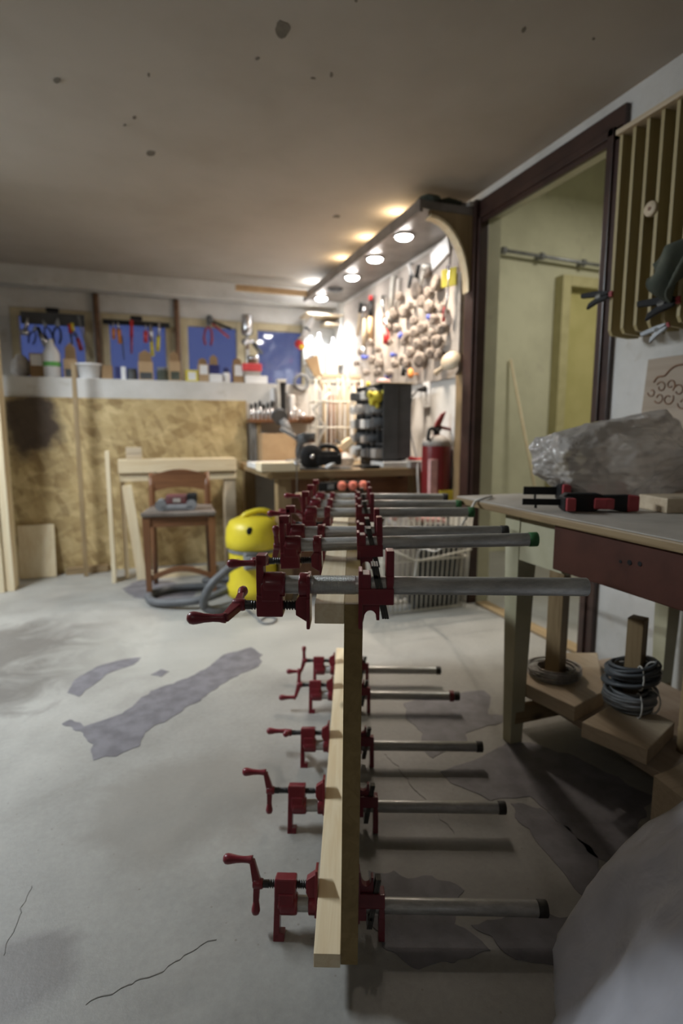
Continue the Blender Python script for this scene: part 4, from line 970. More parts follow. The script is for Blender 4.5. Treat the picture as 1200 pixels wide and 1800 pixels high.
# small ledge carrying those boxes
zb = ony(560, 657, 4.15).z
tag(MB().box((1.33, 4.12, zb - .03), (XR - .005, 4.30, zb - .0), .003).build('small_shelf', 'palewood_X'), 'small wooden shelf under the two white boxes in the corner', 'shelf')
# hanging hand shower-like spray hose with red and yellow nozzle
p0, p1 = ony(550, 560, 4.2), ony(524, 606, 4.2)
t = thing('spray_lance', 'white spray lance with a red and yellow nozzle hanging in the corner', 'sprayer', p0); o0 = p0
MB().cyl(p0, p0.lerp(p1, .7), .022, .018, 16).build('tube', 'white_plastic', t, off=o0)
MB().cyl(p0.lerp(p1, .38), p0.lerp(p1, .44), .026, seg=16).build('ring', 'dark_grey', t, off=o0)
MB().sph(p0.lerp(p1, .82), .028).build('knuckle', 'dusty_grey', t, off=o0)
a = MB().cyl(p1 + V((.0, 0, .01)), p1 + V((.012, -.05, -.02)), .030, .028, 18).build('nozzle', 'red_plastic', t, off=o0); a['label'] = 'red nozzle ring'
a = MB().sph(p1 + V((.010, -.055, -.022)), .016).build('tip', 'card_yellow', t, off=o0); a['label'] = 'yellow nozzle tip'
p = ony(528, 672, 3.95)
tag(MB().tube([(p.x + .01 + .052 * math.cos(a), 3.96, p.z + .05 * math.sin(a)) for a in [i * .3142 for i in range(20)]], .011, 10, True).build('grey_ring', 'mid_grey'), 'grey hose ring hanging left of the tan brush', 'ring')

# ================================================================== LIT CANOPY SHELF OVER THE TOOL WALL
SX, SZ0, SZ1, SY0, SY1 = 1.325, 1.935, 1.985, 2.56, 4.55
t = thing('lighting_canopy', 'dark board canopy along the tool wall carrying the round lamps', 'canopy', (SX, SY0, SZ0)); o0 = V((SX, SY0, SZ0))
MB().box((SX, SY0, SZ0 + .012), (XR - .002, SY1, SZ1), .003).build('board', 'darkboard_Y', t, off=o0)
MB().box((SX - .012, SY0, SZ0 - .004), (SX + .006, SY1, SZ1 + .004), .003).build('front_lip', 'darkboard_Y', t, off=o0)
br = [(XR - .002, SZ0 + .012), (SX + .05, SZ0 + .012), (SX + .05, SZ0 - .01)]
for k in range(11):
    a = R(90 * k / 10); br.append((SX + .05 + (XR - SX - .105) * math.sin(a), 1.60 + (SZ0 - .01 - 1.60) * math.cos(a)))
br += [(XR - .002, 1.60)]
MB().prism(br, SY0 + .004, SY0 + .030, 'XZ', .0).build('arched_bracket', 'oldwood_Z', t, off=o0)
rim = br[3:14]
MB().prism(rim + [(x - .006, z - .012) for x, z in reversed(rim)], SY0 - .002, SY0 + .05, 'XZ').build('lit_bracket_rim', 'pine_Z', t, off=o0)  # lamplight on the bracket's inner edge, put in as a strip of paler wood
lamps = [(1.412, 2.93), (1.422, 3.35), (1.44, 3.785), (1.44, 4.14), (1.43, 4.44)]
for i, (x, y) in enumerate(lamps):
    lit = i != 3
    lb = ['round ceiling lamp nearest the doorway under the canopy', 'second round lamp from the doorway under the canopy', 'third round lamp from the doorway under the canopy', 'unlit dark round lamp under the canopy', 'round lamp in the far corner under the canopy'][i]
    l = thing('downlight', lb, 'lamp', (x, y, SZ0 + .012), 0, 'round lamps under the canopy')
    MB().lathe([(.045, 0), (.056, -.002), (.058, -.006), (.056, -.010), (.046, -.010), (.044, -.004)], seg=32).build('rim', 'bright_steel' if lit else 'dark_grey', l)
    MB().lathe([(.045, -.004), (.043, -.013), (.034, -.020), (.015, -.024), (.0005, -.025)], seg=32).build('lens', 'led' if lit else 'dark_grey', l)
    if lit:
        ld = bpy.data.lights.new('downlight_beam', 'SPOT'); ld.energy = 60 if i < 4 else 90; ld.color = (1, .85, .69) if i < 3 else (.93, .96, 1)
        ld.spot_size = R(128); ld.spot_blend = 1.0; ld.shadow_soft_size = .045
        lo = bpy.data.objects.new('downlight_beam', ld); C.objects.link(lo); lo.location = (x, y, SZ0 - .012); lo.parent = None
        lo.location = (0, 0, -.036); lo.parent = l
# stray light from the backs of the lamps, through the gap above the canopy
for i, (x, y) in enumerate(lamps):
    if i == 3: continue
    ld = bpy.data.lights.new('lamp_back_glow', 'POINT'); ld.energy = 2.4 if i < 4 else 3.5; ld.color = (1, .74, .45) if i < 3 else (.95, .97, 1); ld.shadow_soft_size = .05
    lo = bpy.data.objects.new('lamp_back_glow', ld); C.objects.link(lo); lo.location = (SX + .045, y, SZ1 + .018)
# clutter on the canopy
for k, (y, x0, x1, h, mt, lb) in enumerate(((2.60, SX + .02, SX + .12, .035, 'rag_green', 'dark folded cloth on the near end of the canopy'), (2.62, SX + .13, SX + .24, .04, 'rag_green', 'grey-green rag in the middle of the canopy end'))):
    c = crumple('folded_rag', lb, 'rag', ((x0 + x1) / 2, y + .05, SZ1 + .022), (x1 - x0) * .62, .10, SZ1 + .001, SZ1 + .06, mt, .05, 3 + k, sub=4)
tag(MB().box((XR - .10, 2.58, SZ1 + .001), (XR - .07, 3.3, SZ1 + .025), .003).build('dark_lath', 'darkboard_Y'), 'dark lath lying on the canopy against the wall', 'lath')
tag(MB().box((SX + .25, 2.545, SZ1 + .001), (SX + .275, 3.2, SZ1 + .02), .003).build('grey_lath', 'dusty_grey'), 'grey lath lying lengthwise on the near end of the canopy', 'lath')
a, b = ony(414, 506, 4.45), ony(528, 520, 4.45)
tag(MB().box((a.x, 4.43, a.z - .018), (b.x + .06, 4.47, a.z + .022), .003).build('brown_batten', 'cardboard_light'), 'orange-brown wooden batten running to the far canopy end', 'batten')

# ================================================================== TOOL WALL
tw = MB().box((XR - .012, 2.74, 1.19), (XR - .001, 4.50, 1.92), .002)
tag(tw.build('tool_board', 'tool_wall'), 'dusty beige tool board along the right wall under the canopy', 'board')
WX = XR - .013
rnd = random.Random(21)
def knob(px, py, r, blue=False, d=.045):
    p = onx(px, py, WX)
    lab = 'blue plastic cap among the knobs on the tool board' if blue else 'dusty grey-brown round brush head hung on the tool board'
    r *= 1.0 if blue else 1.32
    t = thing('flap_brush' if not blue else 'blue_bung', lab, 'brush' if not blue else 'cap', (WX, p.y, p.z), 0, 'blue caps on the tool board' if blue else 'round brush heads on the tool board')
    ax = V((-1, rnd.uniform(-.35, .1), rnd.uniform(-.3, .15)))
    if blue:
        MB().lathe([(.009, 0), (.009, d * .5), (r, d * .5), (r * 1.05, d * .9), (r * .7, d * 1.1), (.001, d * 1.12)], (0, 0, 0), ax, 18).build('cap', 'blue_plastic', t)
    else:
        MB().lathe([(.007, 0), (.007, d * .35), (r * .9, d * .4), (r, d * .55), (r * 1.02, d), (r * .9, d * 1.05)], (0, 0, 0), ax, 20).build('bristle_ring', 'knob_dust', t)
        MB().lathe([(r * .88, d * 1.051), (r * .5, d * 1.06), (.004, d * .95)], (0, 0, 0), ax, 18).build('bristle_face', 'knob_face', t)
KN = [(698, 552, .026), (718, 548, .030), (749, 532, .027), (763, 540, .030), (750, 575, .026), (735, 585, .022), (757, 600, .024), (742, 604, .024), (775, 598, .026), (768, 588, .022), (730, 620, .026), (745, 632, .034), (716, 632, .026), (705, 576, .022), (660, 634, .024), (672, 640, .024), (657, 602, .020), (700, 640, .020), (785, 576, .022), (772, 560, .022), (740, 510, .038), (775, 500, .032), (757, 480, .024), (722, 590, .020), (685, 560, .022), (690, 600, .018), (780, 625, .022), (718, 600, .020), (640, 618, .02), (650, 655, .018), (708, 520, .02), (728, 540, .018), (690, 575, .02), (670, 615, .018), (735, 565, .02), (722, 640, .02), (765, 620, .022), (785, 545, .02), (760, 515, .022), (668, 655, .018), (632, 640, .016), (690, 655, .016), (780, 600, .018)]
for a in KN: knob(*a)
for a in ((763, 559, .019), (711, 592, .020), (697, 624, .015), (688, 661, .020), (644, 627, .017), (650, 627, .013)): knob(*a, True, .04)
def hang(name, label, cat, px0, py0, px1, py1, parts, off=.03, group=None):
    """a hand tool hanging on the board between two pixels; parts: [(name, t0, t1, r0, r1, material)]"""
    a, b = onx(px0, py0, WX - off), onx(px1, py1, WX - off)
    t = thing(name, label, cat, a, 0, group)
    for n, t0, t1, r0, r1, mt in parts:
        MB().cyl(a.lerp(b, t0), a.lerp(b, t1), r0, r1, 12).build(n, mt, t, off=a)
    MB().cyl(V((WX + .012, a.y, a.z)), a, .004, seg=8).build('hook', 'grey_steel', t, off=a)
    return t
hang('wood_chisel', 'long chisel with a red tip and dark blade hanging high on the tool board', 'chisel', 652, 520, 650, 600, [('red_end', 0, .1, .016, .016, 'red_plastic'), ('ferrule', .1, .45, .014, .018, 'black_plastic'), ('handle', .45, 1, .016, .022, 'cardboard_light')])
hang('hand_file', 'slim dark file left of the red tipped chisel', 'file', 634, 532, 628, 590, [('handle', 0, .3, .012, .012, 'black_plastic'), ('blade', .3, 1, .010, .012, 'palewood_Z')])
hang('cable_knife', 'pale wooden handled tool beside the slim file', 'tool', 641, 560, 637, 640, [('handle', 0, .6, .016, .014, 'palewood_Z'), ('blade', .6, 1, .01, .006, 'bright_steel')])
hang('pocket_torch', 'bright chrome torch hanging left of the red tipped chisel', 'torch', 641, 535, 641, 556, [('barrel', 0, 1, .020, .024, 'bright_steel')])
hang('hex_driver', 'light blue and red driver hanging in the middle of the tool board', 'driver', 672, 520, 676, 570, [('shaft', 0, .7, .010, .010, 'bright_steel'), ('handle', .7, 1, .016, .014, 'red_plastic')])
hang('red_scraper', 'glossy red handled scraper low in the middle of the tool board', 'scraper', 678, 560, 679, 604, [('blade', 0, .45, .008, .010, 'bright_steel'), ('handle', .45, 1, .018, .024, 'red_plastic')], .045)
hang('long_square', 'long pale square with yellow stripe hanging on the tool board', 'square', 690, 485, 684, 565, [('blade', 0, .8, .012, .012, 'cord_white'), ('stock', .8, 1, .022, .022, 'cord_white')])
hang('steel_rule', 'narrow grey rule hanging right of the long pale square', 'rule', 700, 490, 695, 545, [('blade', 0, 1, .008, .009, 'dusty_grey')])
hang('paint_scraper', 'dark handled scraper high on the tool board left of the pale handle', 'scraper', 736, 466, 731, 488, [('handle', 0, 1, .010, .012, 'black_plastic')], .04)
hang('rasp', 'small dark rasp lower left of the dark handled scraper', 'rasp', 723, 484, 718, 506, [('blade', 0, 1, .012, .010, 'dark_grey')], .04)
hang('ball_hammer', 'pale handled mallet near the top of the tool board', 'mallet', 748, 465, 740, 500, [('head', 0, .25, .022, .02, 'cord_white'), ('handle', .25, 1, .011, .011, 'cord_white')], .04)
hang('pin_punch', 'white pin punch hanging at the top middle of the tool board', 'punch', 718, 463, 724, 484, [('body', 0, 1, .008, .010, 'white_plastic')], .03)
# yellow card on a clip, white card, mirror paddle
p = onx(789, 488, WX - .06)
t = thing('yellow_card', 'bright yellow square plate hanging at the near end of the tool board', 'plate', p)
MB().box((-.004, -.045, -.045), (.004, .045, .045), .003, ('Z', R(25))).build('plate', 'card_yellow', t); MB().box((-.008, .0, .03), (.004, .018, .062), .003).build('clip', 'black_plastic', t)
MB().cyl((0, .009, .05), (.075, .009, .055), .003, seg=8).build('hook', 'grey_steel', t)
p = onx(772, 444, WX - .01)
tag(MB().box((WX - .014, p.y - .10, p.z - .055), (WX - .003, p.y + .09, p.z + .045), .003, ('X', R(-14))).build('white_card', 'white_plastic'), 'white card pinned at the top of the tool board under the arch', 'card')
a, b = onx(766, 656, WX - .07), onx(792, 634, WX - .07)
t = thing('hand_mirror', 'pale round paddle with a handle hanging at the foot of the tool board', 'paddle', b)
c = onx(791, 637, WX - .07); d = (a - b).normalized()
MB().lathe([(.001, -.006), (.052, -.006), (.055, 0), (.052, .006), (.001, .006)], (0, 0, 0), V((-.75, -.55, .45)), 32).build('disc', 'palewood_X', t)
MB().tube([V((0, 0, 0)) + d * .05, d * .09, d * .16], .011, 10, radii=[.013, .010, .016]).build('handle', 'palewood_Y', t)
MB().cyl((.0, 0, 0), (.075, 0, 0), .004, seg=8).build('hook', 'grey_steel', t)
p = onx(722, 657, WX - .05); tag(MB().lathe([(.014, 0), (.018, .01), (.016, .04), (.012, .05)], (p.x, p.y, p.z - .02), (.1, .3, .95), 16).cyl(p, (WX + .004, p.y, p.z), .004, seg=8).build('orange_handle_end', 'orange'), 'orange wooden handle end below the brush heads', 'handle')  # only an orange handle end, not a whole tool
p = onx(708, 652, WX - .045); tag(MB().cyl((p.x, p.y, p.z - .03), (p.x, p.y - .012, p.z + .03), .015, .012, 14).cyl(p, (WX + .004, p.y, p.z), .004, seg=8).build('black_tool_handle', 'black_plastic'), 'black handle left of the orange handle end on the tool board', 'handle')  # a bare black handle without a blade
# narrow boards at the near edge of the tool wall, hacksaw
p = onx(812, 480, XR - .05)
t = thing('hacksaw', 'thin red and steel bow saw hanging by the doorway frame', 'saw', (XR - .07, 2.735, 1.80)); o0 = V((XR - .07, 2.735, 1.80))
MB().tube([(XR - .07, 2.72, 1.85), (XR - .075, 2.735, 1.60), (XR - .08, 2.75, 1.52), (XR - .06, 2.80, 1.50)], .006, 8).build('bow', 'bright_steel', t, off=o0)
MB().tube([(XR - .08, 2.75, 1.55), (XR - .06, 2.80, 1.49)], .009, 8).build('handle', 'red_plastic', t, off=o0)
MB().cyl((XR - .07, 2.72, 1.84), (XR - .001, 2.72, 1.84), .004, seg=8).build('hook', 'grey_steel', t, off=o0)
tag(MB().prism([(2.665, 1.72), (2.735, 1.70), (2.735, 1.30), (2.70, 1.20), (2.665, 1.22)], XR - .042, XR - .0221, 'YZ', .003).build('grey_board', 'dusty_grey'), 'narrow pale grey board hung between tool board and doorway', 'board')
# bare white wall panel, outlet, plug, cords
p = onx(752, 694, XR)
t = thing('wall_outlet', 'white double wall socket with a black plug on the white wall', 'socket', (XR, p.y, p.z))
MB().box((-.014, -.04, -.075), (-.0005, .04, .075), .004).build('plate', 'white_plastic', t)
for dz in (-.036, .036): MB().lathe([(.020, 0), (.021, .002), (.017, .003), (.016, .0005)], (-.014, 0, dz), (-1, 0, 0), 20).build('socket', 'paint_white', t)
pl = thing('power_plug', 'black plug with its grey cable in the upper wall socket', 'plug', (XR - .018, p.y, p.z + .036)); o0 = V((XR - .018, p.y, p.z + .036))
MB().lathe([(.019, 0), (.020, .006), (.017, .02), (.010, .045), (.007, .055)], (0, 0, 0), (-1, 0, -.15), 18).build('body', 'black_plastic', pl)
def pth(l, X): return [onx(x, y, X) for x, y in l]
c1 = [o0 + V((-.05, 0, -.01))] + pth([(722, 702), (718, 735), (726, 780), (738, 830), (745, 880)], XR - .05)
MB().tube(spline(c1, 8), .006, 8).build('cable', 'mid_grey', pl, off=o0)
c2 = pth([(724, 700), (716, 730), (700, 765), (690, 795), (688, 815)], XR - .10)
tag(MB().tube(spline(c2, 8), .006, 8).build('grey_cable', 'cable_grey'), 'grey cable drooping from the socket down to the bench', 'cable')
c3 = [V((1.50, FY - .015, BZ + .03)), V((1.50, FY - .03, BZ - .04)), V((1.53, FY - .04, BZ - .16)), V((1.57, FY - .05, BZ - .26)), V((1.585, FY - .04, .25)), V((1.58, FY - .05, .008))]
tag(MB().tube(spline(c3, 8), .007, 8).build('white_cable', 'cord_white'), 'white cable hanging over the right end of the bench', 'cable')
c4 = [V((1.475, FY - .015, BZ + .03)), V((1.47, FY - .03, BZ - .05)), V((1.475, FY - .035, BZ - .2)), V((1.46, FY - .04, .3)), V((1.44, FY - .06, .25)), V((1.43, FY - .08, .007))]
tag(MB().tube(spline(c4, 8), .006, 8).build('white_cable', 'cord_white'), 'second white cable just left of it at the bench end', 'cable')
# white cord looping over the far left table corner
c5 = [onz(864, 872, TZ + .005), onz(850, 876, TZ + .006), onx(835, 882, TX - .008), onx(824, 902, TX - .03), ony(800, 938, 1.9), ony(768, 968, 2.25), V((1.28, 2.43, .33)), V((1.25, 2.42, .20))]
tag(MB().tube(spline(c5, 8), .004, 8).build('white_wire', 'cord_white'), 'thin white cord hanging over the far corner of the cream table', 'cord')

# ================================================================== WINDOW LEDGE
YLg = 4.10
rail_g = 'hand tools on the window racks'
def ledge_x(px): return ony(px, 655, YLg).x
def ledge_h(py): return ony(200, py, YLg).z - ZS
def pack(label, px0, px1, top, mat, cat='box', name='box', dep=.07, y=YLg, flap=None, face=None, band=None, base=ZS, bot=None):
    x0, x1 = ony(px0, 650, y).x, ony(px1, 650, y).x
    z1 = ony((px0 + px1) / 2, top, y).z
    t = thing(name, label, cat, ((x0 + x1) / 2, y, base)); o0 = V(((x0 + x1) / 2, y, base))
    MB().box((x0, y - dep / 2, base), (x1, y + dep / 2, z1), .003).build('carton', mat, t, off=o0)
    if flap: MB().prism([(x0 + .004, z1), (x1 - .004, z1), (x1 - .008, z1 + flap * .7), ((x0 + x1) / 2, z1 + flap), (x0 + .008, z1 + flap * .7)], y + dep / 2 - .006, y + dep / 2 - .001, 'XZ').build('flap', 'cardboard', t, off=o0)
    if face: MB().box((x0 + .008, y - dep / 2 - .001, base + (z1 - base) * face[0]), (x1 - .008, y - dep / 2 + .004, base + (z1 - base) * face[1])).build('printed_face', face[2], t, off=o0)
    return t
t = crumple('grey_bag', 'grey crumpled bag leftmost on the window ledge', 'bag', (ledge_x(38), YLg + .02, ZS + .07), .060, .05, ZS + .001, ZS + .15, 'dusty_grey', .06, 4.4, sub=4)
pack('white and orange carton beside the grey bag on the window ledge', 54, 79, 622, 'cardboard', face=(.5, .95, 'white_plastic'))
x = ledge_x(93); h = ony(93, 597, YLg).z - ZS
t = thing('spray_bottle', 'tall white bottle with a green band on the window ledge', 'bottle', (x, YLg - .02, ZS))
MB().lathe([(.048, 0), (.050, .005), (.050, h * .62), (.040, h * .72), (.020, h * .86), (.014, h)], seg=26).build('body', 'white_plastic', t)
a = MB().lathe([(.0502, h * .30), (.0512, h * .305), (.0512, h * .41), (.0502, h * .415)], seg=26).build('label_band', 'green_plastic', t); a['label'] = 'green label band'
pack('brown carton with a tall raised flap right of the green banded bottle', 113, 136, 632, 'cardboard_light', flap=.11, face=(.1, .5, 'dark_grey'))
x = ledge_x(157); t = thing('white_tub', 'white plastic tub behind the tall batten on the window ledge', 'tub', (x, YLg, ZS)); hh = ony(157, 640, YLg).z - ZS
MB().lathe([(.058, 0), (.062, .004), (.078, hh), (.082, hh), (.082, hh - .008), (.074, hh - .01), (.058, .01), (.001, .008)], seg=30).build('tub', 'white_plastic', t)
MB().lathe([(.083, hh - .012), (.086, hh - .010), (.086, hh - .002), (.083, hh)], seg=30).build('rim', 'white_plastic', t)
pack('plain brown carton right of the white tub', 179, 198, 643, 'cardboard')
pack('navy blue box between brown carton and white box', 202, 211, 645, 'navy', dep=.05)
pack('slim white box right of the navy box', 212.5, 221, 645, 'white_plastic', dep=.05)
def jar(label, px0, px1, top, mat, lid='dark_grey', y=YLg):
    x0, x1 = ony(px0, 650, y).x, ony(px1, 650, y).x; r = (x1 - x0) / 2; z1 = ony(px0, top, y).z - ZS
    t = thing('glass_jar', label, 'jar', ((x0 + x1) / 2, y, ZS))
    MB().lathe([(r * .92, 0), (r, .004), (r, z1 * .74), (r * .85, z1 * .8)], seg=22).build('jar', mat, t)
    MB().lathe([(r * .9, z1 * .8), (r * .92, z1 * .82), (r * .92, z1)], seg=22).build('lid', lid, t)
jar('dark jar left of the carton with raised flap on the ledge', 222.5, 241, 648, 'dark_grey')
pack('brown carton with raised flap in front of the second window', 243, 269, 637, 'cardboard_light', flap=.085, face=(.1, .45, 'dark_grey'))
jar('dark green jar between two cartons on the ledge', 275, 295, 646, 'rag_green', 'mid_grey')
pack('brown carton with raised flap between second and third window', 297, 317, 636, 'cardboard_light', flap=.075, face=(.1, .5, 'rag_green'))
x0, x1 = ledge_x(326), ledge_x(347); z1 = ony(336, 651, YLg).z
t = thing('yellow_box', 'yellow box with a white label below the third window', 'box', ((x0 + x1) / 2, YLg, ZS)); o0 = V(((x0 + x1) / 2, YLg, ZS))
MB().box((x0, YLg - .03, ZS), (x1, YLg + .03, z1), .003).build('carton', 'card_yellow', t, off=o0)
MB().box((x0 + .014, YLg - .032, ZS + .016), (x1 - .014, YLg - .02, z1 - .014)).build('label_face', 'white_plastic', t, off=o0)
pack('white and brown carton right of the yellow box', 348, 366, 641, 'cardboard_light', flap=.05, face=(.45, .95, 'white_plastic'))
pack('low white box below the navy carton on the ledge', 367, 389, 658, 'white_plastic', y=YLg - .02)
zz = ony(378, 658, YLg - .02).z
pack('navy carton with brown flap standing on the low white box', 367.5, 385, 642, 'navy', flap=.075, base=zz + .001, y=YLg - .02, dep=.05)
x = ledge_x(397); h = ony(397, 653, YLg).z - ZS
t = thing('small_bottle', 'small white bottle with a dark cap left of the red pouch', 'bottle', (x, YLg - .01, ZS))
MB().lathe([(.024, 0), (.027, .003), (.027, h * .8), (.018, h * .9)], seg=22).build('body', 'white_plastic', t); MB().lathe([(.018, h * .9), (.018, h * 1.25), (.014, h * 1.3)], seg=16).build('cap', 'navy', t)
pack('white and brown carton left of the red pouch', 409, 427, 641, 'cardboard', face=(.4, .95, 'white_plastic'), flap=.05)
pack('wide white box under the red pouch on the ledge', 429, 468, 661, 'white_plastic', y=YLg - .02)
zz = ony(448, 661, YLg - .02).z
a, b = ony(424, 648, YLg).x, ony(458, 648, YLg).x
t = thing('red_pouch', 'red flat pouch with a grey base on the wide white box', 'pouch', ((a + b) / 2, YLg - .02, zz)); o0 = V(((a + b) / 2, YLg - .02, zz))
MB().box((a, YLg - .055, zz + .03), (b, YLg + .015, zz + .085), .012).build('pouch', 'bright_red', t, off=o0)
MB().box((a + .01, YLg - .05, zz + .001), (b - .01, YLg + .01, zz + .03), .004).build('base', 'dusty_grey', t, off=o0)
x = ony(445, 632, YLg + .12).x
t = thing('brown_tin', 'brown tin with a bright lid behind the red pouch', 'tin', (x, YLg + .12, ZS)); h = ony(445, 626, YLg + .12).z - ZS
MB().lathe([(.038, 0), (.04, .003), (.04, h * .9)], seg=24).build('tin', 'rust', t); MB().lathe([(.041, h * .88), (.042, h * .9), (.042, h), (.036, h)], seg=24).build('lid', 'bright_steel', t)
# spray gun hanging between third and fourth window
p = ony(434, 580, YW - .12)
t = thing('spray_gun', 'steel spray gun with a cup hanging between the last two windows', 'spray gun', p)
MB().lathe([(.012, -.055), (.040, -.035), (.046, 0), (.046, .10), (.040, .115), (.01, .12)], seg=24).build('cup', 'bright_steel', t)
MB().cyl((-.03, 0, -.09), (.06, 0, -.085), .022, .020, 16).sph((-.02, -.02, -.095), .03).build('body', 'bright_steel', t)
MB().tube([(.045, 0, -.09), (.08, 0, -.14), (.12, 0, -.18)], .016, 10).build('handle', 'dark_grey', t)
MB().cyl((.0, .0, .11), (0, .14, .12), .006, seg=8).build('hook', 'grey_steel', t)
MB().box((-.01, -.012, -.15), (.01, .012, -.09), .003).build('trigger', 'rust', t)
p = ony(437, 617, YW - .05)

# racks with hand tools in front of the windows
YR = YW - .10
def window_rack(label, x0p, x1p, yp, h, mat, over):
    a, b = ony(x0p, yp, YR), ony(x1p, yp, YR)
    t = thing('tool_rack', label, 'rack', (a.x, YR, a.z)); z = (a.z + b.z) / 2
    MB().box((a.x, YR, z - h), (b.x, YR + .02, z), .003).build('bar', mat, t, off=V((a.x, YR, a.z)))
    for k in (.12, .88): MB().box((a.x + (b.x - a.x) * k - .01, YR + .02, z - .03), (a.x + (b.x - a.x) * k + .01, YW + .012, z - .01), .002).build('bracket', 'dark_grey', t, off=V((a.x, YR, a.z)))
    MB().box(((a.x + b.x) / 2 - .045, YR - .005, z + .005), ((a.x + b.x) / 2 + .04, YR + .03, z + .035), .006).build('handle', 'black_plastic', t, off=V((a.x, YR, a.z)))
    return z - h
window_rack('wide grey tool rack hanging across the first window', 35, 148, 550, .085, 'dark_grey', 0)
window_rack('narrow black magnetic bar across the second window', 180, 298, 564, .035, 'black_plastic', 0)
def wtool(name, label, cat, px0, py0, px1, py1, parts, dy=.02):
    a, b = ony(px0, py0, YR - dy), ony(px1, py1, YR - dy)
    t = thing(name, label, cat, a, 0, rail_g)
    for n, t0, t1, r0, r1, mt in parts:
        MB().cyl(a.lerp(b, t0), a.lerp(b, t1), r0, r1, 12).build(n, mt, t, off=a)
    MB().cyl(a, V((a.x, YR + .002, a.z)), .004, seg=6).build('hook', 'grey_steel', t, off=a)
    return t
def wpliers(label, px, py, s, hmat, rot=0, dy=.025, Y=None):
    p = ony(px, py, (Y or YR) - dy)
    t = thing('pliers', label, 'pliers', p, 0, rail_g); t.rotation_euler = (0, rot, 0); t.scale = (s,) * 3
    MB().prism([(-.012, .0), (-.016, .02), (-.004, .06), (.004, .06), (.016, .02), (.012, 0)], -.006, .006, 'XZ', .002).build('jaws', 'grey_steel', t)
    for sg in (-1, 1): MB().tube([(0, 0, .005), (sg * .022, 0, -.03), (sg * .028, 0, -.08), (sg * .018, 0, -.125)], .008, 8, radii=[.006, .008, .009, .008]).build('handle', hmat, t)
    MB().cyl((0, 0, .02), (0, dy / s, .02), .004, seg=6).build('hook', 'grey_steel', t)
S = 'bright_steel'
wtool('adjustable_wrench', 'bright wrench at the left end of the first window rack', 'wrench', 49, 558, 43, 590, [('shank', 0, .7, .012, .014, S), ('head', .7, 1, .03, .026, S)])
wtool('putty_knife', 'broad shiny blade hanging aslant in the first window', 'knife', 66, 575, 82, 610, [('neck', 0, .3, .012, .014, 'black_plastic'), ('blade', .3, 1, .020, .022, S)])
wpliers('dark pliers left of the shiny blade in the first window', 60, 582, .75, 'navy', .3)
wpliers('dark pliers right of the shiny blade in the first window', 80, 574, .8, 'black_plastic', -.3)
wpliers('large dark round-nosed pliers in the middle of the first window', 101, 574, .95, 'black_plastic', .1)
wtool('screwdriver', 'red and dark screwdriver in the right half of the first window', 'screwdriver', 122, 570, 127, 606, [('handle', 0, .45, .013, .013, 'red_plastic'), ('shaft', .45, 1, .009, .006, 'dark_grey')])
wtool('screwdriver', 'yellow handled screwdriver right of the red one in the first window', 'screwdriver', 126, 568, 131, 592, [('handle', 0, .6, .012, .012, 'card_yellow'), ('shaft', .6, 1, .006, .005, 'dark_grey')])
wtool('screwdriver', 'dark red screwdriver rightmost in the first window', 'screwdriver', 133, 585, 143, 616, [('shaft', 0, .3, .006, .008, 'dark_grey'), ('handle', .3, 1, .014, .016, 'trigger_red')])
wtool('keyhole_saw', 'long thin saw blade hanging at the right of the first window', 'blade', 137, 555, 154, 622, [('blade', 0, 1, .008, .003, 'mid_grey')])
wtool('screwdriver', 'first orange handled driver from the left on the black bar', 'screwdriver', 199, 566, 200, 596, [('shaft', 0, .4, .006, .006, S), ('handle', .4, 1, .014, .012, 'orange')])
wtool('hook_knife', 'curved orange handled knife second from left on the black bar', 'knife', 207, 566, 211, 604, [('blade', 0, .35, .010, .010, S), ('handle', .35, 1, .016, .014, 'orange')])
wtool('screwdriver', 'long dark red screwdriver in the middle of the second window', 'screwdriver', 231, 563, 231, 622, [('handle', 0, .5, .012, .012, 'red_plastic'), ('shaft', .5, 1, .010, .006, 'trigger_red')])
wtool('thin_spike', 'thin dark spike left of the long dark red screwdriver', 'spike', 214, 590, 218, 632, [('shaft', 0, 1, .006, .004, 'dark_grey')])
wtool('screwdriver', 'short orange-red handle in the right half of the second window', 'screwdriver', 256, 570, 256, 602, [('shaft', 0, .4, .006, .006, S), ('handle', .4, 1, .017, .015, 'bright_red')])
wtool('bevel_gauge', 'shiny tool with a yellow end second from right on the black bar', 'gauge', 264, 570, 268, 626, [('blade', 0, .55, .014, .016, S), ('handle', .55, 1, .012, .014, 'card_yellow')])
wtool('wood_gouge', 'shiny gouge with a yellow handle rightmost on the black bar', 'gouge', 280, 566, 277, 617, [('blade', 0, .5, .010, .010, S), ('handle', .5, 1, .014, .014, 'card_yellow')])
p = ony(368, 560, YW - .03)
wpliers('red handled pliers hanging upright at the top of the third window', 366, 574, 1.15, 'trigger_red', .05, .03, YW + .0)
t = thing('tin_snips', 'long handled snips hanging aslant at the top of the third window', 'snips', ony(368, 562, YW - .05), 0, rail_g)
MB().sph((0, 0, 0), .035, (.8, .5, 1.1), 2).build('head', 'dark_grey', t)
MB().tube([(.02, 0, -.01), (.09, 0, -.035), (.17, 0, -.06)], .011, 8).build('handle', 'black_plastic', t)
MB().tube([(.02, 0, -.03), (.08, 0, -.075), (.15, 0, -.13)], .010, 8).build('handle', 'trigger_red', t)
MB().cyl((0, 0, .02), (0, .06, .02), .004, seg=6).build('hook', 'grey_steel', t)

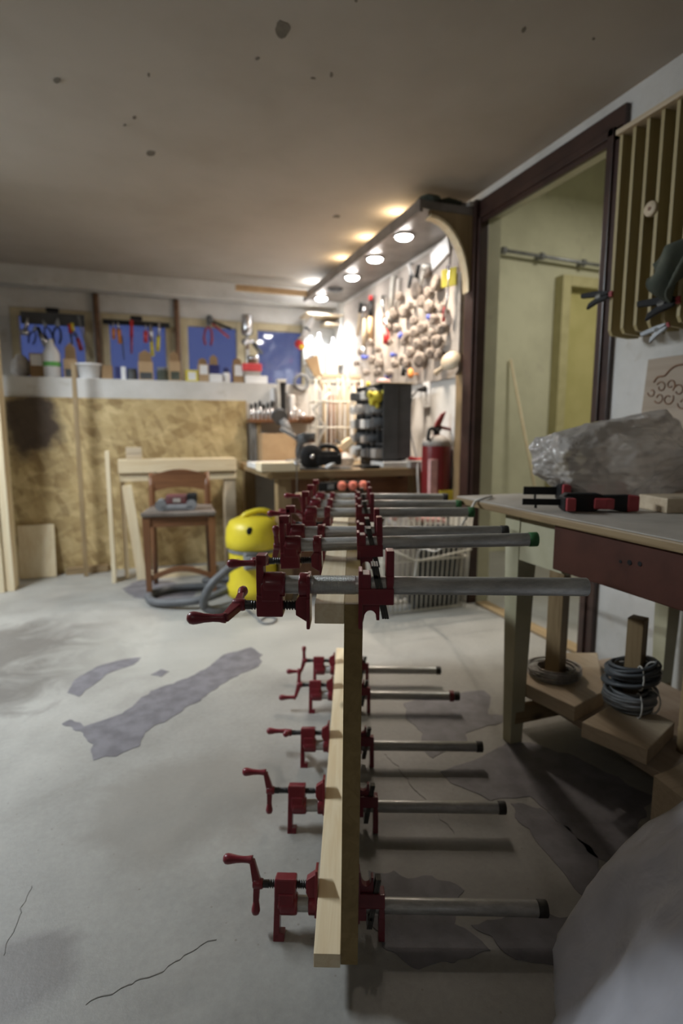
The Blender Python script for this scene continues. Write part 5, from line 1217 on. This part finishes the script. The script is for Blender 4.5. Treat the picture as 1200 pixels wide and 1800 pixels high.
# ================================================================== LIGHT
# left ceiling fixture (outside the frame): a fluorescent batten
FXX, FXY = -1.25, 2.55
t = thing('ceiling_fixture', 'white fluorescent batten on the ceiling over the left side', 'lamp', (FXX, FXY, CEIL))
MB().box((-.045, -.62, -.04), (.045, .62, 0), .004).build('housing', 'paint_white', t)
MB().cyl((0, -.58, -.055), (0, .58, -.055), .014, seg=16).build('tube', 'tube_light', t)
def area(name, loc, rot, sx, sy, e, col, parent=None):
    l = bpy.data.lights.new(name, 'AREA'); l.shape = 'RECTANGLE'; l.size = sx; l.size_y = sy; l.energy = e; l.color = col
    o = bpy.data.objects.new(name, l); C.objects.link(o); o.location = loc; o.rotation_euler = rot
    if parent: o.parent = parent
    return o
fxl = area('fixture_light', (.02, 0, -.085), (0, R(-32), 0), .10, 1.0, 46, (.88, .95, 1), t)
fxl.data.spread = R(146)
area('room_lamp', (3.0, 2.2, 2.6), (0, 0, 0), .4, .4, 24, (1, .95, .84))
area('front_fill_light', (-1.2, -.7, 2.02), (0, R(-20), 0), .3, .3, 2.5, (1, .93, .85))  # added fill for the sides facing the camera, not a lamp of the room
w = bpy.data.worlds.new('dusk'); bpy.context.scene.world = w; w.use_nodes = True
w.node_tree.nodes['Background'].inputs[0].default_value = (.11, .16, .47, 1); w.node_tree.nodes['Background'].inputs[1].default_value = .55

# ================================================================== CAMERA
cam = bpy.data.cameras.new('camera'); co = bpy.data.objects.new('camera', cam); C.objects.link(co)
co.location = (0, 0, CAM_H); co.rotation_euler = (R(90) - PITCH, 0, -YAW)
cam.sensor_fit = 'VERTICAL'; cam.sensor_height = 36; cam.sensor_width = 24; cam.lens = 20
cam.clip_start = .02
cam.dof.use_dof = True; cam.dof.focus_distance = .87; cam.dof.aperture_fstop = 2.8
sc = bpy.context.scene; sc.camera = co
sc.view_settings.view_transform = 'Standard'; sc.view_settings.look = 'None'
sc.view_settings.exposure = 0.0; sc.view_settings.gamma = 1; sc.view_settings.use_curve_mapping = False
sc.cycles.max_bounces = 8; sc.cycles.transparent_max_bounces = 12
sc.cycles.sample_clamp_indirect = 4
